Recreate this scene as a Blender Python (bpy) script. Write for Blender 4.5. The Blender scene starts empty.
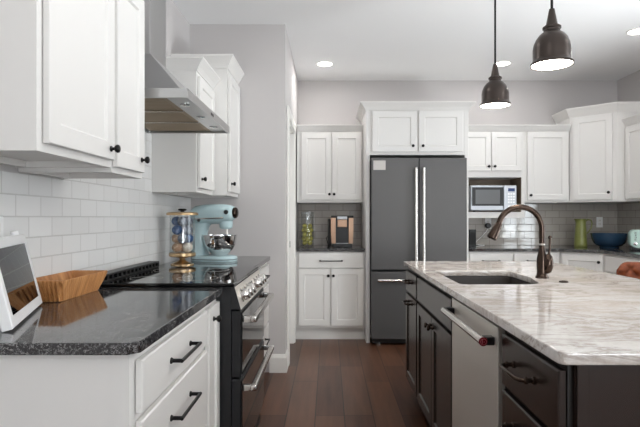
import bpy, bmesh, math, random
from mathutils import Vector, Matrix
random.seed(7)
PI = math.pi
S = bpy.context.scene
COL = S.collection

# ------------------------------------------------------------------ camera
EYE = 1.215
cam_data = bpy.data.cameras.new('camera')
cam_data.sensor_width = 36.0
cam_data.lens = 512.0 / 640.0 * 36.0
cam_data.shift_x = -9.0 / 640.0
cam_data.shift_y = 4.5 / 640.0
cam_data.clip_start = 0.02
cam = bpy.data.objects.new('camera', cam_data)
cam.location = (0, 0, EYE)
cam.rotation_euler = (PI / 2, 0, 0)
COL.objects.link(cam)
S.camera = cam

# ------------------------------------------------------------------ world, daylight, exposure
S.view_settings.view_transform = 'Standard'
S.view_settings.look = 'None'
S.view_settings.gamma = 1.0
S.view_settings.exposure = 0.78
S.view_settings.use_curve_mapping = False

w = bpy.data.worlds.new('sky')
S.world = w
w.use_nodes = True
bg = w.node_tree.nodes['Background']
bg.inputs[0].default_value = (0.90, 0.95, 1.0, 1)
bg.inputs[1].default_value = 4.2

WIN_R = (1.75, 3.40, 0.0, 2.12)       # sliding door in the right wall: y0, y1, z0, z1
WIN_F_ADDED = (-2.30, -1.40, 0.80, 2.12)    # unseen window added to the right wall for light, behind the camera: y0, y1, z0, z1
WIN_B_ADDED = (0.95, 3.00, 0.70, 2.30)      # unseen window added behind the camera to light surfaces facing it: x0, x1, z0, z1
XL, XR, YB, YF, ZC = -1.096, 3.20, 5.68, -2.60, 2.74


def area(name, loc, rot, sx, sy, power, color=(1, 1, 1), shape='RECTANGLE'):
    l = bpy.data.lights.new(name, 'AREA')
    l.shape = shape
    l.size = sx
    l.size_y = sy
    l.energy = power
    l.color = color
    o = bpy.data.objects.new(name, l)
    o.location = loc
    o.rotation_euler = rot
    COL.objects.link(o)
    return o


# the sky lights the room through the two glazed openings (portals only guide its sampling);
# unseen upward area lamps added outside each opening brighten the ceiling
UP_R, UP_F, UP_B, CAN = 85.0, 35.0, 90.0, 2.6
for nm, (a0, a1, b0, b1) in (('sky_portal_sliding_door', WIN_R), ('sky_portal_added_window', WIN_F_ADDED)):
    p_ = area(nm, (XR + 0.09, (a0 + a1) / 2, (b0 + b1) / 2), (0, PI / 2, 0), b1 - b0, a1 - a0, 1.0)
    p_.data.cycles.is_portal = True
a0, a1, b0, b1 = WIN_B_ADDED
p_ = area('sky_portal_added_rear_window', ((a0 + a1) / 2, YF - 0.09, (b0 + b1) / 2), (PI / 2, 0, 0), a1 - a0, b1 - b0, 1.0)
p_.data.cycles.is_portal = True
for nm, (a0, a1, b0, b1), pw in (('ceiling_fill_sliding_door', WIN_R, UP_R), ('ceiling_fill_window', WIN_F_ADDED, UP_F)):
    area(nm, (XR + 0.55, (a0 + a1) / 2, b0 + 0.2), (0, math.radians(160), 0), 1.0, a1 - a0, pw, (0.96, 0.98, 1.0))
a0, a1, b0, b1 = WIN_B_ADDED
area('ceiling_fill_rear_window', ((a0 + a1) / 2, YF - 0.55, b0 + 0.1), (math.radians(160), 0, 0), a1 - a0, 1.0, UP_B, (0.96, 0.98, 1.0))


# ------------------------------------------------------------------ materials
def lin(c):
    return c / 12.92 if c <= 0.04045 else ((c + 0.055) / 1.055) ** 2.4


def rgb(r, g, b):
    return (lin(r / 255), lin(g / 255), lin(b / 255), 1)


def mat(name, col, rough=0.5, metal=0.0, **kw):
    m = bpy.data.materials.new(name)
    m.use_nodes = True
    nt = m.node_tree
    b = nt.nodes['Principled BSDF']
    b.inputs['Base Color'].default_value = col
    b.inputs['Roughness'].default_value = rough
    b.inputs['Metallic'].default_value = metal
    for k, v in kw.items():
        b.inputs[k].default_value = v
    return m


def nd(m, typ, **props):
    n = m.node_tree.nodes.new(typ)
    for k, v in props.items():
        setattr(n, k, v)
    return n


def lk(m, a, b):
    m.node_tree.links.new(a, b)


def bsdf(m):
    return m.node_tree.nodes['Principled BSDF']


def objco(m, scale=(1, 1, 1), rot=(0, 0, 0), loc=(0, 0, 0)):
    t = nd(m, 'ShaderNodeTexCoord')
    mp = nd(m, 'ShaderNodeMapping')
    mp.inputs['Scale'].default_value = scale
    mp.inputs['Rotation'].default_value = rot
    mp.inputs['Location'].default_value = loc
    lk(m, t.outputs['Object'], mp.inputs['Vector'])
    return mp.outputs['Vector']


def noise(m, vec, scale, detail=4, rough=0.55, dist=0.0):
    n = nd(m, 'ShaderNodeTexNoise')
    n.inputs['Scale'].default_value = scale
    n.inputs['Detail'].default_value = detail
    n.inputs['Roughness'].default_value = rough
    n.inputs['Distortion'].default_value = dist
    lk(m, vec, n.inputs['Vector'])
    return n.outputs['Fac']


def ramp(m, fac, stops):
    r = nd(m, 'ShaderNodeValToRGB')
    e = r.color_ramp.elements
    while len(e) < len(stops):
        e.new(0.5)
    for i, (p, c) in enumerate(stops):
        e[i].position = p
        e[i].color = c
    lk(m, fac, r.inputs['Fac'])
    return r.outputs['Color']


def mixc(m, fac, a, b, mode='MIX'):
    n = nd(m, 'ShaderNodeMix', data_type='RGBA', blend_type=mode)
    for sock, v in ((n.inputs[0], fac), (n.inputs[6], a), (n.inputs[7], b)):
        if hasattr(v, 'links'):
            lk(m, v, sock)
        else:
            sock.default_value = v
    return n.outputs[2]


def bump(m, height, strength=0.2, dist=0.002):
    b = nd(m, 'ShaderNodeBump')
    b.inputs['Strength'].default_value = strength
    b.inputs['Distance'].default_value = dist
    lk(m, height, b.inputs['Height'])
    lk(m, b.outputs['Normal'], bsdf(m).inputs['Normal'])


M = {}
M['cab'] = mat('white_cabinet_paint', rgb(226, 224, 221), 0.38)
M['trim'] = mat('white_trim_paint', rgb(230, 228, 224), 0.45)
M['black'] = mat('black_iron', rgb(22, 21, 21), 0.35, 0.6)
M['bronze'] = mat('oil_rubbed_bronze', rgb(66, 54, 47), 0.2, 0.9)
M['chrome'] = mat('polished_chrome', rgb(215, 215, 215), 0.08, 1.0)
M['espresso'] = mat('espresso_wood', rgb(36, 25, 20), 0.27)
M['blackplastic'] = mat('black_plastic', rgb(18, 18, 19), 0.35)
M['blackglass'] = mat('black_glass', rgb(10, 10, 11), 0.03)
M['blackpaint'] = mat('black_enamel', rgb(24, 25, 28), 0.35)
M['rubber'] = mat('dark_rubber', rgb(28, 28, 28), 0.7)
M['blue'] = mat('pale_blue_enamel', rgb(190, 214, 218), 0.16)
M['gold'] = mat('brushed_gold', rgb(190, 162, 124), 0.3, 0.9)
M['copper'] = mat('rose_copper', rgb(200, 164, 138), 0.4, 0.4)
M['whiteplastic'] = mat('white_plastic', rgb(236, 236, 236), 0.35)
M['green'] = mat('olive_green_glaze', rgb(122, 126, 68), 0.3)
M['navy'] = mat('navy_blue_glaze', rgb(34, 60, 84), 0.22)
M['mint'] = mat('mint_enamel', rgb(196, 224, 214), 0.2)
M['red'] = mat('red_medallion', rgb(110, 16, 28), 0.25, 0.2)
M['emblem'] = mat('medallion_emblem', rgb(196, 120, 128), 0.3, 0.3)
M['espresso_shade'] = mat('espresso_shade_frame', rgb(22, 16, 13), 0.5)  # espresso paint darkened so recessed island frames look shaded
M['sink'] = mat('dark_sink_composite', rgb(34, 27, 23), 0.45)
M['niche'] = mat('niche_lining_brown', rgb(128, 112, 94), 0.6)  # even brown-grey for the niche's right side and back
M['grey'] = mat('grey_plate', rgb(176, 172, 168), 0.4, 0.4)
M['screenpane'] = mat('microwave_window', rgb(120, 122, 124), 0.12, 0.2)
M['silver'] = mat('silver_plastic', rgb(190, 194, 200), 0.3, 0.4)
M['display'] = mat('clock_display', rgb(40, 60, 110), 0.15)

# painted walls: faint roller texture
for nm, c in (('wall', (197, 193, 192)), ('ceiling', (238, 238, 238))):
    m = mat(nm + '_paint', rgb(*c), 0.85)
    bump(m, noise(m, objco(m), 160, 3), 0.05, 0.001)
    M[nm] = m

# stainless steel with a vertical brush
def steel(name, c, rough, sc):
    m = mat(name, rgb(*c), rough, 1.0)
    n = noise(m, objco(m, sc), 1.0, 3)
    r = nd(m, 'ShaderNodeMapRange')
    r.inputs['To Min'].default_value = rough * 0.93
    r.inputs['To Max'].default_value = rough * 1.07
    lk(m, n, r.inputs['Value'])
    lk(m, r.outputs[0], bsdf(m).inputs['Roughness'])
    return m


M['steel'] = steel('brushed_stainless', (243, 238, 231), 0.46, (500, 500, 2))
M['filtersteel'] = mat('satin_filter_metal', rgb(166, 150, 128), 0.5, 0.8)
M['hoodsteel'] = steel('hood_stainless', (190, 190, 190), 0.3, (6, 6, 300))
M['darksteel'] = steel('dark_stainless', (94, 93, 93), 0.52, (400, 400, 5))
bsdf(M['darksteel']).inputs['Metallic'].default_value = 0.7
M['dwsteel'] = steel('dishwasher_stainless', (216, 211, 204), 0.42, (500, 500, 2))
bsdf(M['dwsteel']).inputs['Metallic'].default_value = 0.72
M['handle'] = steel('handle_stainless', (214, 211, 207), 0.22, (200, 200, 200))

# subway tile 152 x 76 running bond; 'axis' is the wall's horizontal axis
def tile(name, axis, c1, c2, grout, rough, ior=1.6):
    m = mat(name, rgb(*c1), rough)
    t = nd(m, 'ShaderNodeTexCoord')
    sp = nd(m, 'ShaderNodeSeparateXYZ')
    cb = nd(m, 'ShaderNodeCombineXYZ')
    lk(m, t.outputs['Object'], sp.inputs[0])
    lk(m, sp.outputs[axis], cb.inputs[0])
    ad = nd(m, 'ShaderNodeMath', operation='SUBTRACT')
    ad.inputs[1].default_value = 0.914
    lk(m, sp.outputs[2], ad.inputs[0])
    lk(m, ad.outputs[0], cb.inputs[1])
    br = nd(m, 'ShaderNodeTexBrick')
    br.offset = 0.5
    br.inputs['Color1'].default_value = rgb(*c1)
    br.inputs['Color2'].default_value = rgb(*c2)
    br.inputs['Mortar'].default_value = rgb(*grout)
    br.inputs['Scale'].default_value = 1.0
    br.inputs['Mortar Size'].default_value = 0.0028
    br.inputs['Mortar Smooth'].default_value = 0.3
    br.inputs['Brick Width'].default_value = 0.1545
    br.inputs['Row Height'].default_value = 0.0765
    lk(m, cb.outputs[0], br.inputs['Vector'])
    lk(m, br.outputs['Color'], bsdf(m).inputs['Base Color'])
    mr = nd(m, 'ShaderNodeMapRange')
    mr.inputs['To Min'].default_value = rough
    mr.inputs['To Max'].default_value = 0.8
    lk(m, br.outputs['Fac'], mr.inputs['Value'])
    lk(m, mr.outputs[0], bsdf(m).inputs['Roughness'])
    inv = nd(m, 'ShaderNodeMath', operation='SUBTRACT')
    inv.inputs[0].default_value = 1.0
    lk(m, br.outputs['Fac'], inv.inputs[1])
    bump(m, inv.outputs[0], 0.5, 0.002)
    bsdf(m).inputs['IOR'].default_value = ior
    return m


M['tile_y'] = tile('white_subway_tile', 1, (238, 238, 237), (231, 231, 230), (200, 199, 197), 0.12)
M['tile_x'] = tile('grey_subway_tile', 0, (184, 178, 170), (172, 166, 158), (116, 110, 104), 0.07, 2.0)
M['tile_ry'] = tile('grey_subway_tile_side', 1, (184, 178, 170), (172, 166, 158), (116, 110, 104), 0.09)

# dark hardwood planks running away from the camera
m = mat('dark_hardwood', rgb(70, 46, 36), 0.3, **{'Specular IOR Level': 0.3})
t = nd(m, 'ShaderNodeTexCoord')
sp = nd(m, 'ShaderNodeSeparateXYZ')
cb = nd(m, 'ShaderNodeCombineXYZ')
lk(m, t.outputs['Object'], sp.inputs[0])
lk(m, sp.outputs[1], cb.inputs[0])
ad = nd(m, 'ShaderNodeMath', operation='ADD')
ad.inputs[1].default_value = 10 * 0.178 - 0.094 + 0.178
lk(m, sp.outputs[0], ad.inputs[0])
lk(m, ad.outputs[0], cb.inputs[1])
br = nd(m, 'ShaderNodeTexBrick')
br.offset = 0.37
br.offset_frequency = 3
for k, v in (('Scale', 1.0), ('Mortar Size', 0.0034), ('Mortar Smooth', 0.2), ('Bias', 0.0),
             ('Brick Width', 1.05), ('Row Height', 0.178)):
    br.inputs[k].default_value = v
br.inputs['Color1'].default_value = (0, 0, 0, 1)
br.inputs['Color2'].default_value = (1, 1, 1, 1)
br.inputs['Mortar'].default_value = (0.5, 0.5, 0.5, 1)
lk(m, cb.outputs[0], br.inputs['Vector'])
grain = noise(m, objco(m, (26, 1.6, 1)), 1.0, 6, 0.6, 0.6)
blot = noise(m, objco(m, (5, 1.2, 1)), 1.0, 4, 0.6, 0.3)
plank = ramp(m, br.outputs['Color'], [(0.0, rgb(46, 28, 18)), (0.5, rgb(80, 50, 35)), (1.0, rgb(118, 82, 60))])
c = mixc(m, 0.32, plank, ramp(m, grain, [(0.32, rgb(34, 20, 13)), (0.66, rgb(118, 80, 58))]))
c = mixc(m, 0.28, c, ramp(m, blot, [(0.3, rgb(38, 23, 19)), (0.7, rgb(100, 68, 54))]))
c = mixc(m, br.outputs['Fac'], c, rgb(26, 17, 14))
lk(m, c, bsdf(m).inputs['Base Color'])
bump(m, grain, 0.12, 0.002)
M['floor'] = m

# honed-polished dark granite (perimeter)
m = mat('dark_granite', rgb(36, 36, 38), 0.07, IOR=1.8)
v = objco(m)
n1 = noise(m, v, 120, 5, 0.7)
n2 = noise(m, v, 330, 3, 0.6)
n3 = noise(m, v, 26, 5, 0.6)
c = ramp(m, n1, [(0.44, rgb(12, 12, 14)), (0.54, rgb(44, 44, 48)), (0.60, rgb(150, 148, 146)), (0.66, rgb(40, 40, 46))])
c = mixc(m, ramp(m, n2, [(0.56, (0, 0, 0, 1)), (0.64, (0.8, 0.8, 0.8, 1))]), c, rgb(140, 138, 138))
c = mixc(m, ramp(m, n3, [(0.45, (0, 0, 0, 1)), (0.62, (0.75, 0.75, 0.75, 1))]), c, rgb(20, 20, 23))
lk(m, c, bsdf(m).inputs['Base Color'])
M['granite'] = m

# pale quartzite with taupe streaks (island)
m = mat('pale_quartzite', rgb(214, 208, 200), 0.09)
st = noise(m, objco(m, (1.6, 2.5, 2.0), (0, 0, math.radians(18))), 2.0, 9, 0.62, 1.2)
st2 = noise(m, objco(m, (1.2, 3.2, 3.0), (0, 0, math.radians(28)), (3.1, 1.7, 0)), 2.2, 9, 0.64, 1.6)
st3 = noise(m, objco(m, (1.0, 3.0, 3.0), (0, 0, math.radians(6)), (7.3, 4.4, 0)), 1.2, 6, 0.6, 1.0)
fine = noise(m, objco(m), 70, 6, 0.7)
c = ramp(m, st, [(0.34, rgb(184, 174, 166)), (0.45, rgb(208, 203, 199)), (0.56, rgb(220, 217, 214)), (0.68, rgb(198, 195, 193))])
vein = ramp(m, st2, [(0.44, (0, 0, 0, 1)), (0.495, (0.75, 0.75, 0.75, 1)), (0.53, (0.1, 0.1, 0.1, 1)), (0.60, (0, 0, 0, 1))])
c = mixc(m, vein, c, rgb(142, 126, 114))
c = mixc(m, ramp(m, st3, [(0.50, (0, 0, 0, 1)), (0.66, (0.6, 0.6, 0.6, 1))]), c, rgb(190, 177, 166))
c = mixc(m, 0.14, c, ramp(m, fine, [(0.35, rgb(120, 112, 106)), (0.65, rgb(240, 238, 236))]))
lk(m, c, bsdf(m).inputs['Base Color'])
M['quartz'] = m

# basket wood
m = mat('honey_wood', rgb(176, 116, 66), 0.45)
g = noise(m, objco(m, (10, 30, 5)), 1.2, 4, 0.5, 0.3)
lk(m, ramp(m, g, [(0.3, rgb(164, 106, 58)), (0.55, rgb(200, 142, 88)), (0.8, rgb(222, 168, 112))]), bsdf(m).inputs['Base Color'])
M['honey'] = m

# tan leather
m = mat('tan_leather', rgb(120, 62, 40), 0.55, **{'Specular IOR Level': 0.3})
g = noise(m, objco(m), 40, 5, 0.6)
lk(m, ramp(m, g, [(0.3, rgb(84, 38, 18)), (0.7, rgb(132, 66, 32))]), bsdf(m).inputs['Base Color'])
bump(m, noise(m, objco(m), 300, 3), 0.15, 0.001)
M['leather'] = m

# green fruit skin
m = mat('green_fruit_skin', rgb(150, 156, 52), 0.35)
g = noise(m, objco(m), 18, 4, 0.6)
lk(m, ramp(m, g, [(0.3, rgb(138, 136, 52)), (0.7, rgb(196, 186, 100))]), bsdf(m).inputs['Base Color'])
M['fruit'] = m

# pouches in the biscuit jar
def cloth(name, a, b, scale):
    m = mat(name, rgb(*a), 0.7)
    vo = nd(m, 'ShaderNodeTexVoronoi')
    vo.inputs['Scale'].default_value = scale
    lk(m, objco(m), vo.inputs['Vector'])
    lk(m, ramp(m, vo.outputs['Distance'], [(0.35, rgb(*a)), (0.5, rgb(*b))]), bsdf(m).inputs['Base Color'])
    return m


M['pouch_blue'] = cloth('blue_pouch', (30, 62, 108), (48, 84, 132), 60)
M['pouch_navy'] = cloth('navy_print_pouch', (34, 42, 66), (150, 156, 168), 110)
M['pouch_beige'] = cloth('beige_pouch', (206, 180, 152), (176, 138, 110), 60)
M['pouch_white'] = cloth('cream_pouch', (236, 230, 220), (214, 204, 190), 60)


def glass(name, tint=(1, 1, 1, 1), refl=1.0):
    m = bpy.data.materials.new(name)
    m.use_nodes = True
    nt = m.node_tree
    nt.nodes.remove(nt.nodes['Principled BSDF'])
    out = nt.nodes['Material Output']
    tr = nt.nodes.new('ShaderNodeBsdfTransparent')
    tr.inputs[0].default_value = tint
    gl = nt.nodes.new('ShaderNodeBsdfGlossy')
    gl.inputs['Roughness'].default_value = 0.02
    lw = nt.nodes.new('ShaderNodeLayerWeight')
    lw.inputs[0].default_value = 0.5
    pw = nt.nodes.new('ShaderNodeMath'); pw.operation = 'POWER'; pw.inputs[1].default_value = 5.0
    nt.links.new(lw.outputs['Facing'], pw.inputs[0])
    fr = nt.nodes.new('ShaderNodeMapRange'); fr.inputs['To Min'].default_value = 0.04
    nt.links.new(pw.outputs[0], fr.inputs['Value'])
    mx = nt.nodes.new('ShaderNodeMixShader')
    nt.links.new(fr.outputs[0], mx.inputs[0])
    nt.links.new(tr.outputs[0], mx.inputs[1])
    nt.links.new(gl.outputs[0], mx.inputs[2])
    nt.links.new(mx.outputs[0], out.inputs[0])
    return m


M['glass'] = glass('clear_glass', (0.96, 0.97, 0.97, 1))


def emit(name, col, strength):
    m = bpy.data.materials.new(name)
    m.use_nodes = True
    b = m.node_tree.nodes['Principled BSDF']
    b.inputs['Base Color'].default_value = (0.9, 0.9, 0.9, 1)
    b.inputs['Emission Color'].default_value = col
    b.inputs['Emission Strength'].default_value = strength
    return m


M['lamp'] = emit('lit_diffuser', (1, 0.97, 0.92, 1), 6.0)
M['bulbglow'] = emit('lit_bulb_glass', (1, 0.93, 0.84, 1), 9.0)

# ------------------------------------------------------------------ mesh helpers
def new():
    return bmesh.new()


def box(bm, x0, x1, y0, y1, z0, z1, bev=0.0, seg=1):
    vs = [bm.verts.new(p) for p in ((x0, y0, z0), (x1, y0, z0), (x1, y1, z0), (x0, y1, z0),
                                    (x0, y0, z1), (x1, y0, z1), (x1, y1, z1), (x0, y1, z1))]
    fs = [bm.faces.new([vs[i] for i in q]) for q in
          ((0, 3, 2, 1), (4, 5, 6, 7), (0, 1, 5, 4), (1, 2, 6, 5), (2, 3, 7, 6), (3, 0, 4, 7))]
    if bev > 0:
        es = list({e for f in fs for e in f.edges})
        bmesh.ops.bevel(bm, geom=es, offset=bev, segments=seg, affect='EDGES', profile=0.6, clamp_overlap=True)
    return bm


def rings(bm, rs, cap0=True, cap1=True, closed=True):
    """Loft a list of point rings."""
    vr = [[bm.verts.new(p) for p in r] for r in rs]
    n = len(vr[0])
    for a, b in zip(vr, vr[1:]):
        for i in range(n if closed else n - 1):
            j = (i + 1) % n
            try:
                bm.faces.new((a[i], a[j], b[j], b[i]))
            except ValueError:
                pass
    if cap0:
        bm.faces.new(list(reversed(vr[0])))
    if cap1:
        bm.faces.new(vr[-1])
    return bm


def axes(d):
    d = Vector(d).normalized()
    u = d.orthogonal().normalized()
    return d, u, d.cross(u)


def lathe(bm, prof, origin=(0, 0, 0), d=(0, 0, 1), n=32, cap0=True, cap1=True):
    """Revolve (radius, height) pairs about a line."""
    d, u, v = axes(d)
    o = Vector(origin)
    rs = []
    for r, h in prof:
        r = max(r, 0.0001)
        rs.append([o + d * h + (u * math.cos(2 * PI * i / n) + v * math.sin(2 * PI * i / n)) * r for i in range(n)])
    return rings(bm, rs, cap0, cap1)


def tube(bm, pts, rad, n=14, cap=True):
    pts = [Vector(p) for p in pts]
    if not hasattr(rad, '__len__'):
        rad = [rad] * len(pts)
    t0 = (pts[1] - pts[0]).normalized()
    u = t0.orthogonal().normalized()
    rs = []
    for i, p in enumerate(pts):
        a = pts[max(i - 1, 0)]
        b = pts[min(i + 1, len(pts) - 1)]
        t = (b - a).normalized()
        u = (u - t * u.dot(t)).normalized()
        v = t.cross(u)
        rs.append([p + (u * math.cos(2 * PI * k / n) + v * math.sin(2 * PI * k / n)) * rad[i] for k in range(n)])
    return rings(bm, rs, cap, cap)


def prism(bm, poly, z0, z1, bev=0.0):
    b = [bm.verts.new((x, y, z0)) for x, y in poly]
    t_ = [bm.verts.new((x, y, z1)) for x, y in poly]
    n = len(poly)
    fs = [bm.faces.new(list(reversed(b))), bm.faces.new(t_)]
    for i in range(n):
        j = (i + 1) % n
        fs.append(bm.faces.new((b[i], b[j], t_[j], t_[i])))
    bmesh.ops.recalc_face_normals(bm, faces=fs)
    if bev:
        es = list({e for f in fs for e in f.edges})
        bmesh.ops.bevel(bm, geom=es, offset=bev, segments=2, affect='EDGES', profile=0.6)
    return bm


def sweep(bm, path, prof):
    """Sweep an (out, z) profile along a 2D polyline, mitred; 'out' is to the right of travel."""
    P = [Vector(p) for p in path]
    ds = [(b - a).normalized() for a, b in zip(P, P[1:])]
    nr = [Vector((d.y, -d.x)) for d in ds]
    rs = []
    for i, p in enumerate(P):
        if i == 0:
            mv = nr[0]
        elif i == len(P) - 1:
            mv = nr[-1]
        else:
            s = nr[i - 1] + nr[i]
            mv = s / max(s.dot(nr[i]), 0.2)
        rs.append([(p.x + mv.x * o, p.y + mv.y * o, z) for o, z in prof])
    return rings(bm, rs, True, True)


def finish(name, bm, material, parent=None, smooth=False, angle=40):
    bmesh.ops.recalc_face_normals(bm, faces=bm.faces[:])
    me = bpy.data.meshes.new(name)
    bm.to_mesh(me)
    bm.free()
    if smooth:
        for p in me.polygons:
            p.use_smooth = True
        me.set_sharp_from_angle(angle=math.radians(angle))
    me.materials.append(M[material] if isinstance(material, str) else material)
    o = bpy.data.objects.new(name, me)
    COL.objects.link(o)
    if parent is not None:
        o.parent = parent
    return o


def tag(o, label=None, cat=None, group=None, kind=None):
    for k, v in (('label', label), ('category', cat), ('group', group), ('kind', kind)):
        if v:
            o[k] = v
    return o


def thing(name, label, cat, loc=(0, 0, 0), rotz=0.0, group=None):
    o = bpy.data.objects.new(name, None)
    o.empty_display_size = 0.1
    o.location = loc
    o.rotation_euler = (0, 0, rotz)
    COL.objects.link(o)
    return tag(o, label, cat, group)


def struct(name, bm, m, parent=None, smooth=False):
    o = finish(name, bm, m, parent, smooth)
    if parent is None:
        o['kind'] = 'structure'
    return o


def copy_tree(o, parent=None):
    c_ = o.copy()
    COL.objects.link(c_)
    if parent is not None:
        c_.parent = parent
    for ch in list(o.children):
        copy_tree(ch, c_)
    return c_


def rounded_rect(w_, h_, r, n=6, cx=0.0, cy=0.0):
    pts = []
    for k, (sx, sy) in enumerate(((1, 1), (-1, 1), (-1, -1), (1, -1))):
        for i in range(n + 1):
            a = PI / 2 * k + PI / 2 * i / n
            pts.append((cx + sx * (w_ / 2 - r) + r * math.cos(a), cy + sy * (h_ / 2 - r) + r * math.sin(a)))
    return pts


def curve_slab(name, outer, holes, z0, z1, bev, material, parent=None):
    """A slab with holes: a filled 2D curve, extruded, turned into a mesh."""
    cu = bpy.data.curves.new(name, 'CURVE')
    cu.dimensions = '2D'
    cu.fill_mode = 'BOTH'
    cu.extrude = (z1 - z0) / 2 - bev
    cu.bevel_depth = bev
    cu.bevel_resolution = 2
    cu.offset = -bev
    for loop in [outer] + holes:
        s_ = cu.splines.new('POLY')
        s_.points.add(len(loop) - 1)
        for i, (x, y) in enumerate(loop):
            s_.points[i].co = (x, y, 0, 1)
        s_.use_cyclic_u = True
    tmp = bpy.data.objects.new(name + '_tmp', cu)
    COL.objects.link(tmp)
    dg = bpy.context.evaluated_depsgraph_get()
    me = bpy.data.meshes.new_from_object(tmp.evaluated_get(dg))
    bpy.data.objects.remove(tmp)
    bpy.data.curves.remove(cu)
    me.transform(Matrix.Translation((0, 0, (z0 + z1) / 2)))
    me.name = name
    me.materials.clear()
    me.materials.append(M[material])
    o = bpy.data.objects.new(name, me)
    COL.objects.link(o)
    if parent is not None:
        o.parent = parent
    return o


# ------------------------------------------------------------------ the room
bm = new(); box(bm, XL - 0.1, XR + 0.1, YF - 0.1, YB + 0.1, -0.08, 0.0)
struct('floor', bm, 'floor')
bm = new(); box(bm, XL - 0.1, XR + 0.1, YF - 0.1, YB + 0.1, ZC, ZC + 0.08)
struct('ceiling', bm, 'ceiling')
bm = new(); box(bm, XL - 0.1, XL, YF - 0.1, YB + 0.1, 0, ZC)
wl = struct('wall_left', bm, 'wall')
bm = new(); box(bm, XL, XR, YB, YB + 0.1, 0, ZC)
wb = struct('wall_back', bm, 'wall')
y0, y1, z0, z1 = WIN_R
v0, v1, q0, q1 = WIN_F_ADDED
bm = new()
box(bm, XR, XR + 0.1, YF - 0.1, v0, 0, ZC); box(bm, XR, XR + 0.1, v0, v1, 0, q0); box(bm, XR, XR + 0.1, v0, v1, q1, ZC)
box(bm, XR, XR + 0.1, v1, y0, 0, ZC); box(bm, XR, XR + 0.1, y1, YB + 0.1, 0, ZC); box(bm, XR, XR + 0.1, y0, y1, z1, ZC)
wr = struct('wall_right', bm, 'wall')
x0, x1, z0, z1 = WIN_B_ADDED
bm = new()
box(bm, XL, x0, YF - 0.1, YF, 0, ZC); box(bm, x1, XR, YF - 0.1, YF, 0, ZC)
box(bm, x0, x1, YF - 0.1, YF, 0, z0); box(bm, x0, x1, YF - 0.1, YF, z1, ZC)
struct('wall_front', bm, 'wall')
HX, HY = -0.345, 4.03                     # free corner of the wall that ends the left run
bm = new(); box(bm, XL, HX, HY, HY + 0.11, 0, ZC)
struct('wall_end', bm, 'wall')
DY0, DY1, DZ = 4.27, 4.976, 2.05          # doorway in the passage wall
bm = new()
box(bm, HX - 0.11, HX, HY + 0.11, DY0, 0, ZC); box(bm, HX - 0.11, HX, DY1, YB, 0, ZC); box(bm, HX - 0.11, HX, DY0, DY1, DZ, ZC)
struct('wall_passage', bm, 'wall')
# door, jamb and casing of that doorway
bm = new(); box(bm, HX - 0.108, HX - 0.07, DY0 + 0.022, DY1 - 0.022, 0.01, DZ - 0.022, 0.003)
d1 = struct('door_1', bm, 'trim')
bm = new()
box(bm, HX - 0.11, HX + 0.004, DY0, DY0 + 0.02, 0, DZ - 0.02); box(bm, HX - 0.11, HX + 0.004, DY1 - 0.02, DY1, 0, DZ - 0.02)
box(bm, HX - 0.11, HX + 0.004, DY0, DY1, DZ - 0.02, DZ)
finish('jamb', bm, 'trim', d1)
bm = new(); box(bm, HX - 0.055, HX - 0.03, DY1 - 0.0225, DY1 - 0.02, 0.93, 0.99)
finish('strike_plate', bm, 'black', d1)
bm = new()
box(bm, HX + 0.0005, HX + 0.018, DY0 - 0.085, DY0, 0, DZ + 0.085, 0.004)
box(bm, HX + 0.0005, HX + 0.018, DY1, DY1 + 0.055, 0, DZ + 0.085, 0.004)
box(bm, HX + 0.0005, HX + 0.018, DY0, DY1, DZ, DZ + 0.085, 0.004)
struct('trim_1', bm, 'trim')
# baseboards
def baseboard(name, path):
    bm = new()
    sweep(bm, path, [(0.0005, 0), (0.014, 0), (0.014, 0.115), (0.010, 0.128), (0.006, 0.142), (0.0005, 0.145)])
    struct(name, bm, 'trim')


baseboard('baseboard_end', [(-0.468, HY), (HX, HY), (HX, DY0 - 0.086)])
baseboard('baseboard_left', [(XL, YF), (XL, 1.24)])
baseboard('baseboard_front', [(XR, YF), (XL, YF)])
# tiled backsplashes, part of their walls
bm = new(); box(bm, XL + 0.0005, XL + 0.009, 0.6, HY - 0.001, 0.914, 1.372); box(bm, XL + 0.0005, XL + 0.009, 2.101, 3.139, 1.372, 1.90)
finish('tile_backsplash', bm, 'tile_y', wl)
bm = new(); box(bm, HX + 0.001, XR - 0.001, YB - 0.009, YB - 0.0005, 0.914, 1.376)
finish('tile_backsplash', bm, 'tile_x', wb)
bm = new(); box(bm, XR - 0.009, XR - 0.0005, 3.4, YB - 0.01, 0.914, 1.376)
finish('tile_backsplash', bm, 'tile_ry', wr)

# glazed openings (out of frame, they light the room)
y0, y1, z0, z1 = WIN_R
bm = new()
for a, b in ((y0, y0 + 0.07), (y1 - 0.07, y1), ((y0 + y1) / 2 - 0.06, (y0 + y1) / 2 + 0.06)):
    box(bm, XR + 0.02, XR + 0.08, a, b, 0, z1)
box(bm, XR + 0.02, XR + 0.08, y0, y1, z1 - 0.07, z1); box(bm, XR + 0.02, XR + 0.08, y0, y1, 0, 0.09)
w1 = struct('window_1', bm, 'trim')
bm = new(); box(bm, XR + 0.047, XR + 0.053, y0 + 0.07, y1 - 0.07, 0.09, z1 - 0.07)
finish('pane', bm, 'glass', w1)
bm = new()
for i in range(4):
    yc = v0 + (v1 - v0) * i / 3
    box(bm, XR + 0.02, XR + 0.08, max(yc - 0.04, v0), min(yc + 0.04, v1), q0, q1)
box(bm, XR + 0.02, XR + 0.08, v0, v1, q0, q0 + 0.06); box(bm, XR + 0.02, XR + 0.08, v0, v1, q1 - 0.06, q1)
w2 = struct('added_window_2', bm, 'trim')  # unseen window, added to light the room
bm = new(); box(bm, XR + 0.047, XR + 0.053, v0 + 0.04, v1 - 0.04, q0 + 0.06, q1 - 0.06)
finish('pane', bm, 'glass', w2)

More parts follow.
